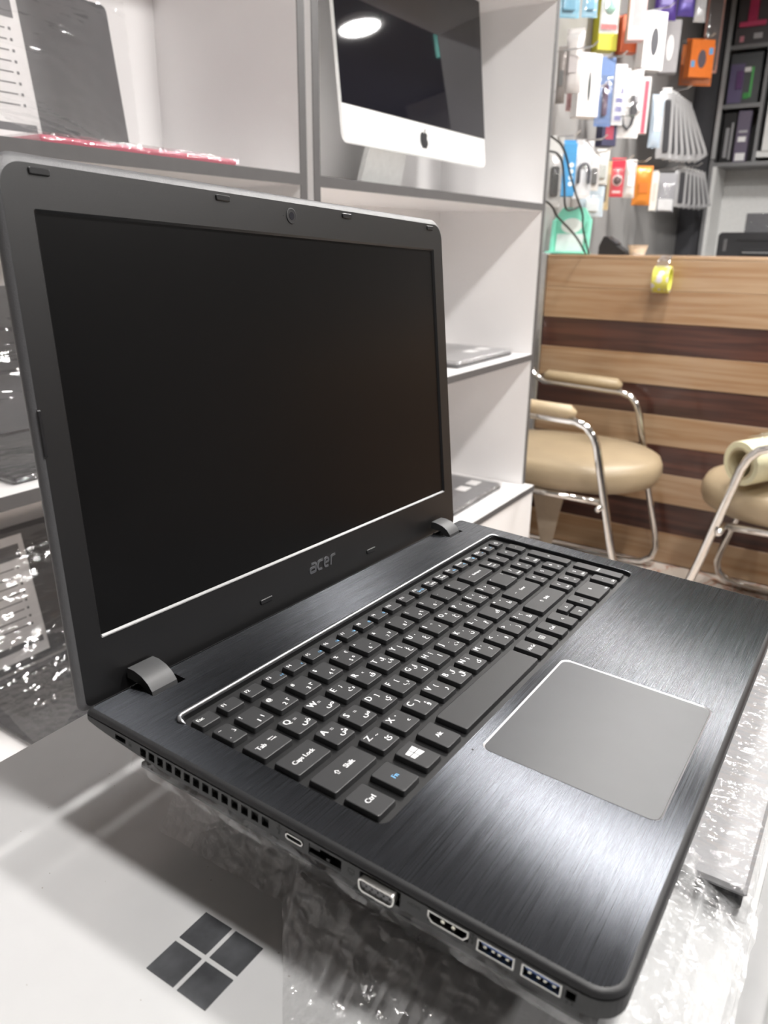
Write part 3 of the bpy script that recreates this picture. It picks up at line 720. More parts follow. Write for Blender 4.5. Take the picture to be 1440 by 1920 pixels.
# r
stroke(b, [(19.6, 0.0), (19.6, 3.4)] + arc(21.4, 3.4, 1.8, 1.8, 180, 92, 6) + [(23.6, 5.2)], sw, .35)
b.v = [(v[0] * 1.16 + 160.2, v[1] * 1.16 - 212.6, v[2]) for v in b.v]
lg = b.build('logo', mat('logo_silver', (0.42, 0.43, 0.45), 0.3, 1.0), lid); lg['label'] = 'raised silver wordmark reading acer'
# hinges: curved tabs from the lid face down into the wells
for u in ((26.4, 42.4), (332.4, 348.4)):
    prof = [(6.2, 7.4), (1.5, 7.6), (-4.0, 6.4), (-8.6, 3.9), (-11.6, 0.6), (-12.8, -3.6), (-11.0, -5.4), (-8.0, -1.5), (-3, 1.5), (6.4, 2.0)]
    b = MM(); b.loops([[(u[0], *p) for p in prof], [(u[1], *p) for p in prof]]); b.build('hinge', mat('hinge_plastic', (0.05, 0.051, 0.053), 0.45), lap, auto=25)['label'] = 'grey hinge cover'

# ------------------------------------------------------------------ table and the things under the laptop
PZ = CAM_H - 0.279          # top of the white case
t = thing('display_table', 'grey display table under the white flat case and the laptops', 'table', (0, 0, 0))
M_tab = mat('table_laminate', (0.30, 0.30, 0.30), 0.4)
MB().bbox(-0.55, 0.62, -0.5, 0.375, PZ - 0.065, PZ - 0.032, 0.003).build('tabletop', M_tab, t)
for x in (-0.5, 0.57):
    for y in (-0.45, 0.325): MB().bbox(x - .025, x + .025, y - .025, y + .025, 0, PZ - 0.065, 0.002).build('leg', M_edge, t)
case = thing('white_case', 'flat glossy white case with a mirrored four-square emblem on its lid, under the laptop', 'case', (0, 0, 0))
M_case = mat('white_gloss', (0.64, 0.645, 0.65), 0.20, coat=0.25, noise_amt=0.03, noise_scale=25)
MB().bbox(-0.10, 0.43, 0.004, 0.381, PZ - 0.032, PZ, 0.0025).build('shell', M_case, case)
M_mir = mat('emblem_painted_reflection', (0.13, 0.135, 0.145), 0.2, 0.35, noise_amt=0.3, noise_scale=60)  # mottled grey in the colour stands in for reflections in the mirror squares
for (x0, y0) in ((0.1446, 0.1733), (0.1446, 0.1919), (0.1632, 0.1733), (0.1632, 0.1919)):
    pass
ex, ey, eg, es = 0.1613, 0.1898, 0.0011, 0.0155
for sx in (-1, 1):
    for sy in (-1, 1):
        xa, xb = sorted((ex + sx * eg, ex + sx * (eg + es))); ya, yb = sorted((ey + sy * eg, ey + sy * (eg + es)))
        MB().box(xa, xb, ya, yb, PZ + 0.00005, PZ + 0.0004).build('emblem_square', M_mir, case)
b = MB()
random.seed(3)
for i in range(24):
    x, y = random.uniform(0.08, 0.22), random.uniform(0.12, 0.34); r = random.uniform(.00015, .00035)
    b.add([(x + r * cos(a), y + r * sin(a), PZ + .0002) for a in (0, 1.2, 2.5, 3.8, 5)], [(0, 1, 2, 3, 4)])
b.build('dust_specks', mat('dust', (0.25, 0.22, 0.18), 0.8), case)['kind'] = 'stuff'

def smooth_box_sheet(x0, x1, y0, y1, z0, z1, seed, amp=0.0012, n=26, M=None):
    """crinkled film around a slab: one closed sleeve"""
    b = MB(); rings = []
    W, H = x1 - x0, z1 - z0
    prof = [(x0, z0), (x0 - .0015, (z0 + z1) / 2), (x0, z1)] + [(x0 + W * i / 16, z1 + .0006) for i in range(1, 16)] + [(x1, z1), (x1 + .0015, (z0 + z1) / 2), (x1, z0)]
    ny = n
    vs = []; fs = []
    for j in range(ny + 3):
        y = y0 - .0015 if j == 0 else y1 + .0015 if j == ny + 2 else y0 + (y1 - y0) * (j - 1) / ny
        for i, (x, z) in enumerate(prof):
            zz = z
            if j in (0, ny + 2): zz = z0 + (z - z0) * .25
            p = Vector((x, y, zz)); d = noise.noise_vector(p * 90 + Vector((seed, 0, 0))) * amp
            p = p + Vector((d.x, d.y, abs(d.z)))
            vs.append(M @ p if M is not None else p)
    m = len(prof)
    for j in range(ny + 2):
        for i in range(m - 1):
            a = j * m + i; fs.append((a, a + 1, a + m + 1, a + m))
    return b.add(vs, fs)
# black laptop directly under the open one (tilted with it)
un = thing('closed_laptop', 'closed black laptop in clear film directly beneath the open laptop', 'laptop'); un.matrix_world = LM
b = MM(); b.bbox(9, 330, -246, -22, -29.4, -23.8, 2.2); b.build('base', M_blackp, un)
b = MM(); b.bbox(9.5, 329.5, -245.5, -22.5, -23.4, -17.4, 2.2); b.build('lid', mat('black_lid', (0.02, 0.02, 0.022), 0.3), un)
b = smooth_box_sheet(.0075, .3315, -.2475, -.0205, -.0296, -.0170, 4.0, .0004); b.build('film_wrap', M_film, un, smooth=True)
# silver laptop below, its left front corner showing in front of the open laptop
sv = thing('closed_laptop', 'closed silver laptop in crinkled clear film, sticking out in front of the open laptop', 'laptop', (0.3065, 0.0085, PZ + 0.0005))
M_silver = mat('silver_lid', (0.33, 0.33, 0.34), 0.45, 0.15)
MB().bbox(0.0015, 0.305, 0.0015, 0.215, 0.0005, 0.0096, 0.0018).build('base', M_dark, sv)
MB().bbox(0, 0.308, 0, 0.218, 0.0100, 0.0140, 0.0016).build('lid', M_silver, sv)
smooth_box_sheet(-.001, .309, -.001, .219, 0.0, .0143, 9.0, .0004, 40).build('film_wrap', film_mat('crinkled_film', 1.8, 0.6, 1, 75, 1.0, 0.06, 0.02, 0.07, 0.006, 0.4), sv, smooth=True)
# loose film skirt pulled out from under the laptop over the white case
def skirt(u, v):
    # u: from left border inwards along x, v: back to front along y
    y = 0.262 + (0.002 - 0.262) * v
    xl = max(0.105, 0.2 - 1.15 * max(0, .182 - y))
    x = xl + (0.318 - xl) * u
    under = min(1.0, max(0.0, (x - xl) / max(0.012, 0.196 - xl)))
    lift = 0.030 * (under ** 1.6) * (1 - 0.25 * v)
    fall = max(0.0, (0.034 - y) / 0.032) ** 1.0
    z = PZ + 0.0012 + lift * (1 - fall) * (0.92 if x < .2 else 0.80 - 1.2 * (x - .2) )
    return (x, y, max(z, PZ + 0.001))
vs, fs = film_sheet(90, 140, skirt, 0.0008, 90, 2.0)
vs = [Vector((v.x, v.y, max(v.z, PZ + .0006))) for v in vs]
o = MB().add(vs, fs).build('film_sheet', film_mat('loose_film', 1.0, 0.6, 1, 120, 1.0, 0.07, 0.05, 0.21, 0.0045, 0.22, 0.34), None, smooth=True)
tag(o, 'loose crinkled clear film pulled from under the open laptop over the white case', 'plastic film')
# film over the front of the white case
def apron(u, v):
    x = 0.20 + 0.115 * u; y = 0.070 - 0.066 * v
    return (x, y, PZ + 0.0015 + 0.004 * (u ** 2) * (1 - v))
# dark wrapped laptop in front of the case, lower
dk = thing('closed_laptop', 'dark closed laptop in shiny film at the bottom right corner, before the white case', 'laptop', (0.20, -0.262, PZ - 0.032))
MB().bbox(0, 0.36, 0, 0.25, 0.0, 0.010, 0.002).build('base', M_blackp, dk); MB().bbox(0.001, 0.359, 0.001, 0.249, 0.0104, 0.017, 0.002).build('lid', mat('charcoal_lid', (0.05, 0.05, 0.055), 0.3), dk)
smooth_box_sheet(-.001, .361, -.001, .251, -.0005, .0185, 13.0, .0009, 40).build('film_wrap', film_mat('shiny_film', 0.8, 1.6, 1, 60, 1.0, 0.10, 0.02, 0.06), dk, smooth=True)

# ------------------------------------------------------------------ laptops on the shelves
M_dscr = mat('grey_display', (0.085, 0.085, 0.09), 0.3)
def open_wrapped(loc, label, base_col, tilt=9.0, sheet=True, hs=0.238):
    t = thing('open_laptop', label, 'laptop', loc, 0, 'film-wrapped open laptops on the left shelves')
    W, D = 0.335, 0.235
    Mb = mat('base_' + base_col[0], base_col[1], 0.35)
    MB().bbox(0, W, 0, D, 0.001, 0.0085, 0.003).build('base', Mb, t)
    MB().bbox(0.03, W - .03, 0.10, 0.215, 0.0085, 0.0095, 0.0004).build('keyboard', M_blackp, t)
    MB().bbox(W / 2 - .05, W / 2 + .05, 0.02, 0.085, 0.0085, 0.0089, 0.0002).build('touchpad', mat('pad_grey', (.2, .2, .21), .4), t)
    T = Matrix.Translation((0, D + 0.004, 0.010)) @ Matrix.Rotation(radians(-tilt), 4, 'X')
    b = MB(); l = lambda y: [T @ Vector((p[0], y, p[1])) for p in rrect(0, W, 0, hs, (.002, .010, .010, .002), 0, 5)]
    b.loops([l(0), l(.006)]); sc_ = b.build('screen_lid', M_dscr, t)
    if sheet:
        b = MB(); b.quad(*[T @ Vector(p) for p in ((0.005, -.0012, .012), (0.172, -.0012, .012), (0.172, -.0012, hs - .015), (0.005, -.0012, hs - .015))])
        sh = b.build('spec_sheet', M_paper, t)
        b = MB()
        q = lambda x0, x1, z0, z1: b.quad(*[T @ Vector(p) for p in ((x0, -.0016, z0), (x1, -.0016, z0), (x1, -.0016, z1), (x0, -.0016, z1))])
        q(.012, .162, hs - .055, hs - .030)
        for i in range(8):
            z = hs - .072 - i * .0145; q(.150, .154, z, z + .004); q(.09 + .01 * (i % 3), .145, z + .001, z + .0028)
        q(.014, .165, .030, .041)
        b.build('print', mat('sheet_print', (.16, .16, .17), .5), sh)
    top = T @ Vector((0, -.004, hs))
    def drape(u, v):
        x = -.002 + (W + .004) * u
        # hangs from the screen edge down to the front of the base, gathered towards the right
        a = Vector((x, top.y - .002, top.z)); c = Vector((x, -.003 + .11 * u ** 3, .012)); s = v ** .8
        k = (1 - u) * .9 + .1
        mid = Vector((x, D - .006, top.z * (1 - v) + .012 * v))
        p = a.lerp(c, s) * k + mid * (1 - k)
        p.z -= .05 * sin(pi * v) * k
        p.z = max(p.z, .0105)
        # stay in front of the leaning screen
        lim = D + .001 + (p.z - .010) * math.tan(radians(tilt)) - .004
        p.y = min(p.y, lim)
        return p
    vs, fs = film_sheet(36, 36, drape, .0018, 60, loc[2] * 3, (1, 2.4))
    MB().add(vs, fs).build('film_wrap', M_filmd, t, smooth=True)
    b = smooth_box_sheet(-.0012, W + .0012, -.002, D * .9, .0, .0105, loc[2], .0008, 30); b.build('film_base', M_film, t, smooth=True)
    return t
open_wrapped((0.615, 0.889, SB[0]), 'film-wrapped open laptop with pinkish red base edges on the top left shelf', ('pink', (0.50, 0.12, 0.17)), 8.0)
open_wrapped((0.535, 0.915, SB[1]), 'film-wrapped open dark laptop on the middle left shelf, behind the screen lid', ('dark', (0.03, 0.03, 0.033)), 14.0, False)
open_wrapped((0.515, 0.905, SB[2]), 'film-wrapped open laptop with a white printed sheet on the lowest left shelf', ('charcoal', (0.05, 0.05, 0.055)), 10.0)
def flat_wrapped(loc, label, m, rz):
    t = thing('closed_laptop', label, 'laptop', loc, rz, 'closed wrapped laptops on the right shelves')
    MB().bbox(0, .33, 0, .225, .001, .009, .003).build('base', M_dark, t)
    b = MB(); b.loops([[(p[0], p[1], z) for p in rrect(.001 + i, .329 - i, .001 + i, .224 - i, .012, 0, 5)] for z, i in ((.0095, 0), (.015, 0), (.017, .002))]); b.build('lid', m, t)
    for x in (.19, .262):
        MB().box(x, x + .045, .055, .09, .01705, .0175).build('sticker', M_paper, t)
    smooth_box_sheet(-.002, .332, -.002, .227, 0, .0185, loc[0] * 5 + loc[2], .0016, 30).build('film_wrap', M_film, t, smooth=True)
flat_wrapped((1.765, 0.925, SB[1]), 'closed grey laptop in film lying on the middle right shelf', mat('grey_lid', (.33, .33, .335), .35, .3), 0.0)
flat_wrapped((1.745, 0.915, SB[2]), 'closed dark laptop in film with white stickers lying on the lowest right shelf', mat('dark_lid', (.12, .12, .125), .35), 0.02)

# ------------------------------------------------------------------ silver all-in-one computer
T = Matrix.Translation((1.732, 1.020, CAM_H + 0.198)) @ Matrix.Rotation(radians(-6.2), 4, 'X')
ai = thing('all_in_one_computer', 'silver all-in-one computer with a black glossy screen and fruit emblem on the white shelf', 'computer'); ai.matrix_world = T
M_sil = mat('satin_aluminium', (0.78, 0.79, 0.78), 0.38, 0.35)
def ail(i, y): return [(p[0], y, p[1]) for p in rrect(-.325 + i, .325 - i, i, .516 - i, .018, 0, 6)]
b = MB(); b.loops([ail(.001, 0), ail(0, .002), ail(0, .008), ail(.03, .022), ail(.12, .040)]); b.build('body', M_sil, ai, auto=40)
b = MB(); b.loops([[(p[0], y, p[1]) for p in rrect(-.3245, .3245, .0725, .5155, (.001, .018, .018, .001), 0, 6)] for y in (-.0012, .0002)]); b.build('screen_glass', mat('black_glass', (.008, .008, .012), .03, spec=.6), ai)
# fruit emblem: bitten outline with a leaf
def fruit():
    o = []
    def c(cx, cy, r, a0, a1, n=10):
        for i in range(n + 1):
            a = radians(a0 + (a1 - a0) * i / n); o.append((cx + r * cos(a), cy + r * sin(a)))
    c(-.17, .10, .33, 80, 180, 8); c(-.10, -.05, .42, 180, 225, 5); c(-.16, -.38, .16, 225, 290, 5)
    o.append((0, -.50)); c(.16, -.38, .16, 250, 315, 5); c(.10, -.05, .42, 315, 335, 3)
    c(.56, .10, .20, 235, 130, 7)
    c(.18, .12, .31, 45, 100, 6); o.append((0, .36))
    return o
def leaf(): return [(.02 + .20 * t_, .44 + .22 * t_ + .10 * sin(pi * t_)) for t_ in (0, .25, .5, .75, 1)] + [(.02 + .20 * t_, .44 + .22 * t_ - .12 * sin(pi * t_)) for t_ in (.75, .5, .25)]
for nm, f, in (('emblem', fruit()), ('emblem_leaf', leaf())):
    vs, fs = fill2d([[(p[0] * .036, p[1] * .036) for p in f]])
    b = MB(); b.add([(v[0], -.0009, v[1] + .037) for v in vs], fs); b.build(nm, mat('emblem_black', (.02, .02, .022), .3), ai)
# stand: neck and foot
st = MB()
foot = CAM_H + .11
def W2L(p): return T.inverted() @ Vector(p)
b = MB(); b.loops([[W2L((x, y, z)) for (x, y, z) in [(p[0], p[1], zz) for p in rrect(1.63, 1.835, 1.00, 1.17, .01, 0, 4)]] for zz in (foot + .0005, foot + .006)]); b.build('foot', M_sil, ai)
b = MB(); b.loops([[W2L(q) for q in ((x0, y0, z), (x1, y0, z), (x1, y1, z), (x0, y1, z))] for z, x0, x1, y0, y1 in ((foot + .006, 1.64, 1.825, 1.150, 1.162), (foot + .10, 1.65, 1.815, 1.125, 1.140), (foot + .24, 1.66, 1.805, 1.085, 1.100))]); b.build('neck', M_sil, ai, auto=30)

# ------------------------------------------------------------------ shop counter with striped boards
CX = 2.88
M_w1 = wood('light_wood', (0.40, 0.275, 0.17), (0.30, 0.17, 0.085)); M_w2 = wood('dark_wood', (0.085, 0.032, 0.022), (0.035, 0.013, 0.010))
ct = thing('counter', 'wooden shop counter with light and dark horizontal boards behind the beige chairs', 'counter', (CX, 0, 0))
HT = 1.121
MB().box(0.018, 0.46, -1.9, 1.150, 0.0, HT - 0.02).build('carcass', M_white, ct)
MB().bbox(0.0, 0.48, -1.92, 1.150, HT - 0.012, HT, 0.002).build('countertop', M_w1, ct)
zs = [HT - 0.012, 1.007, .895, .787, .676, .569, .458, .352, .240, .125, 0.004]
for i in range(10):
    dark = i in (2, 4, 6, 8)
    MB().bbox(0.002 if dark else 0.0, 0.018, -1.9, 1.150, zs[i + 1] + .0004, zs[i] - .0004, 0.0008).build('plank', M_w2 if dark else M_w1, ct)
b = MB(); b.bbox(-0.012, 0.03, 1.1505, 1.188, 0.0, HT + .004, 0.004); b.build('edge_profile', M_alu, ct)
# roll of yellow tape on a clear strap
tp = thing('tape_roll', 'yellow tape roll with pale dots hanging on the counter front from its top edge', 'tape', (CX - 0.051, 0.71, 1.046), 0.06)
b = MB(); n = 36
rg = lambda r, y: [(r * cos(2 * pi * k / n), y, r * sin(2 * pi * k / n)) for k in range(n)]
b.loops([rg(.036, -.027), rg(.0435, -.027), rg(.0445, -.025), rg(.0445, .025), rg(.0435, .027), rg(.036, .027), rg(.036, -.027)], False, False)
m = mat('yellow_tape', (.66, .62, .12), .35)
nt = m.node_tree; p = nt.nodes['Principled BSDF']; tc = nt.nodes.new('ShaderNodeTexCoord'); vo = nt.nodes.new('ShaderNodeTexVoronoi'); vo.inputs['Scale'].default_value = 42
nt.links.new(tc.outputs['Object'], vo.inputs['Vector']); cr = nt.nodes.new('ShaderNodeValToRGB'); cr.color_ramp.interpolation = 'CONSTANT'
cr.color_ramp.elements[0].color = (.62, .60, .66, 1); cr.color_ramp.elements[1].color = (.66, .62, .12, 1); cr.color_ramp.elements[1].position = .42
nt.links.new(vo.outputs['Distance'], cr.inputs['Fac']); nt.links.new(cr.outputs['Color'], p.inputs['Base Color'])
b.build('tape', m, tp, auto=40)
b = MB(); b.loops([rg(.0345, -.026), rg(.0358, -.026), rg(.0358, .026), rg(.0345, .026), rg(.0345, -.026)], False, False); b.build('core', mat('yellow_core', (.70, .72, .12), .35), tp, auto=40)
b = MB(); b.tube([(-.030, 0, .037), (-.010, 0, .062), (.030, 0, .0765), (.052, 0, .0768)], .0018, 8); b.v = [(v[0], v[1] * 11, v[2]) for v in b.v]; b.build('strap', M_clear, tp)

# things on the counter
te = thing('leaflet_holder', 'mint green leaflet holder with white cards at the left end of the counter', 'holder', (3.05, 1.136, HT))
M_mint = mat('mint_plastic', (.25, .70, .54), .35)
T2 = Matrix.Rotation(radians(8), 4, 'Y')
fr = lambda x, i: [T2 @ Vector((x, p[0], p[1])) for p in [(-.077 + i, i * .4), (.077 - i, i * .4), (.077 - i, .125), (.045 - i, .172 - i), (-.045 + i, .172 - i), (-.077 + i, .125)]]
b = MB(); b.loops([fr(0, 0), fr(.008, 0)]); b.build('back_plate', M_mint, te)
for y in (-.070, .070):
    b = MB(); b.bbox(-.012, .0, y - .007, y + .007, .001, .125, .002, T2); b.build('side_rail', M_mint, te)
MB().bbox(-.05, .03, -.078, .078, 0.0005, .010, .003).build('foot', M_mint, te)
MB().bbox(-.004, -.001, -.055, .055, .010, .075, .0008, T2).build('card', mat('pale_card', (.74, .80, .80), .45), te)
b = MB(); b.loops([[T2 @ Vector((x, .042 * cos(2 * pi * k / 24), .105 + .028 * sin(2 * pi * k / 24))) for k in range(24)] for x in (-.003, -.0005)]); b.build('oval_label', mat('pale_oval', (.78, .82, .80), .5), te)
bk = thing('card_terminal', 'black wedge shaped device on the counter left of the paper cup', 'device', (3.08, .965, HT))
prof = [(-.05, .0005), (.05, .0005), (.05, .012), (.018, .032), (-.008, .055), (-.022, .066), (-.034, .066), (-.05, .03)]
b = MB(); b.loops([[(x, -p[0], p[1]) for p in prof] for x in (-.035, .035)]); b.build('body', M_blackp, bk)
MB().bbox(-.03, .03, -.004, .022, .0, .004, .001, Matrix.Translation((0, -.012, .040)) @ Matrix.Rotation(.6, 4, 'X')).build('keypad', M_dark, bk)
cu = thing('paper_cup', 'short cream paper cup on the counter edge', 'cup', (3.05, .868, HT))
b = MB(); n = 24; rg = lambda r, z: [(r * cos(2 * pi * k / n), r * sin(2 * pi * k / n), z) for k in range(n)]
b.loops([rg(.026, .0005), rg(.036, .034), rg(.038, .036), rg(.0345, .036), rg(.025, .004)], True, True); b.build('cup_body', mat('cream_paper', (.86, .83, .76), .5), cu, auto=40)
b = MB(); b.loops([rg(.0285, .010), rg(.0325, .023)], False, False); b.v = [(v[0] * 1.012, v[1] * 1.012, v[2]) for v in b.v]; b.build('band', mat('peach_band', (.86, .78, .66), .5), cu)

# ------------------------------------------------------------------ beige tube chairs
M_van = mat('beige_vinyl', (.345, .27, .175), .38, bump=.15, bump_scale=60, noise_amt=.05, noise_scale=12)
M_van2 = mat('beige_arm_pad', (.42, .33, .21), .42)
def arc3(c, r, a0, a1, n, x): return [(x, c[0] + r * cos(radians(a0 + (a1 - a0) * i / n)), c[1] + r * sin(radians(a0 + (a1 - a0) * i / n))) for i in range(n + 1)]
def chair(loc, rz, label, padded):
    t = thing('armchair', label, 'chair', loc, rz, 'beige chrome tube armchairs')
    # local: faces -y, seat width along x
    for sx in (-.29, .29):
        # back upright, arm, front leg, floor runner: one bent tube
        path = [(sx, .40, .95), (sx, .36, .78)] + [(sx, .315, .69), (sx, .27, .668)] + [(sx, .05, .655)]
        path += [(sx, -.02, .652), (sx, -.055, .640), (sx, -.078, .615), (sx, -.092, .585)] + [(sx, -.115, .49), (sx, -.16, .30), (sx, -.205, .13)]
        path += [(sx, -.212, .085), (sx, -.200, .045), (sx, -.165, .021), (sx, -.12, .0135)] + [(sx, .36, .0135)]
        MB().tube(path, .0125, 12).build('side_tube', M_chrome, t, smooth=True)
        b = MB(); b.tube([(sx, .27, .684), (sx, .255, .690), (sx, .0, .679), (sx, -.02, .674)], [.012, .021, .022, .010], 12); b.v = [(sx + (v[0] - sx) * 1.25, v[1], v[2]) for v in b.v]
        b.build('arm_pad', M_van2, t, smooth=True)
        MB().tube([(sx * .80, .36, .405), (sx * .80, .10, .398), (sx * .80, -.11, .395)], .011, 10).build('seat_rail', M_chrome, t, smooth=True)
        s_ = 1 if sx > 0 else -1
        MB().tube([(sx - s_ * .065, -.118, .395), (sx + s_ * .022, -.120, .395)], .009, 10).build('bolt', M_chrome, t, smooth=True)
        MB().tube([(sx * .80, .36, .405), (sx, .36, .30), (sx, .36, .0135)], .0125, 10).build('rear_leg', M_chrome, t, smooth=True)
    MB().tube([(-.29, .36, .0135), (.29, .36, .0135)], .0125, 10).build('cross_bar', M_chrome, t, smooth=True)
    # seat: rounded front, pillow section
    def sl_(k, z, dx=0):
        pts = []
        n = 40
        for i in range(n):
            a = 2 * pi * i / n; c_, s2 = cos(a), sin(a)
            e = 2.6
            x = .245 * k * math.copysign(abs(c_) ** (2 / e), c_); y = .080 + .320 * (k if k > .9 else k) * math.copysign(abs(s2) ** (2 / e), s2)
            if y < -.08: x *= 1 - .22 * ((-.08 - y) / .16) ** 2
            pts.append((x, y, z))
        return pts
    b = MB(); b.loops([sl_(.90, .408), sl_(.97, .416), sl_(1.0, .44), sl_(.995, .468), sl_(.965, .488), sl_(.88, .500), sl_(.6, .509), sl_(.25, .512)]); b.build('seat', M_van, t, smooth=True)
    # backrest
    b = MB()
    bl = lambda k, d: [((.235 * k) * math.copysign(abs(cos(2 * pi * i / 32)) ** .6, cos(2 * pi * i / 32)), .392 + d + (.155 * k) * .25 * math.copysign(abs(sin(2 * pi * i / 32)) ** .6, sin(2 * pi * i / 32)), .845 + (.155 * k) * math.copysign(abs(sin(2 * pi * i / 32)) ** .6, sin(2 * pi * i / 32))) for i in range(32)]
    b.loops([bl(.85, -.035), bl(.97, -.03), bl(1, -.012), bl(.97, .008), bl(.85, .015)]); b.build('backrest', M_van, t, smooth=True)
    if padded:
        b = MB(); vs = []
        # torn lining hanging under the seat
        pr = [(.16, .402), (.03, .402), (.05, .30), (.066, .19), (.074, .125), (.088, .15), (.094, .12), (.108, .18), (.13, .28)]
        b.loops([[(-.12 + dx, y, z) for y, z in pr] for dx in (0, .002)]); b.build('torn_lining', mat('lining_cloth', (.42, .35, .27), .8), t)
    return t
chair((2.51, 0.80, 0), 0.065, 'beige chrome tube chair beside the white shelves with torn lining hanging under its seat', True)
chair((2.51, 0.185, 0), pi - .03, 'beige chrome tube chair at the right with a pale yellow roll on its seat', False)
# roll of film on the right chair
ax = Vector((.80, -.58, .06)).normalized()
rl = thing('film_roll', 'pale yellow roll with a hollow core lying on the right beige chair', 'roll', (2.30, .300, .578))
b = MB(); Mx = ax.to_track_quat('Z', 'Y').to_matrix().to_4x4(); n = 40
rg = lambda r, z: [Mx @ Vector((r * cos(2 * pi * k / n), r * sin(2 * pi * k / n), z)) for k in range(n)]
b.loops([rg(.0465, 0), rg(.062, 0), rg(.0635, .002), rg(.0635, .46), rg(.062, .462), rg(.0465, .462)], False, False); b.build('wound_sheet', mat('pale_yellow_film', (.74, .72, .50), .3), rl, auto=40)
b = MB(); b.loops([rg(.0455, -.002), rg(.040, -.002), rg(.040, .464), rg(.0455, .464), rg(.0455, -.002)], False, False); b.build('core', mat('card_core', (.50, .44, .28), .6), rl, auto=40)
def loose(u, v):
    a = radians(60 + 75 * u); r = .066 + .03 * u * sin(pi * v) + .012 * u
    return Mx @ Vector((-r * sin(a) * 0 + r * cos(a + radians(0)), r * sin(a), .05 + .34 * v))
vs, fs = film_sheet(14, 24, loose, .006, 40, 5.0); MB().add(vs, fs).build('loose_end', M_film, rl, smooth=True)

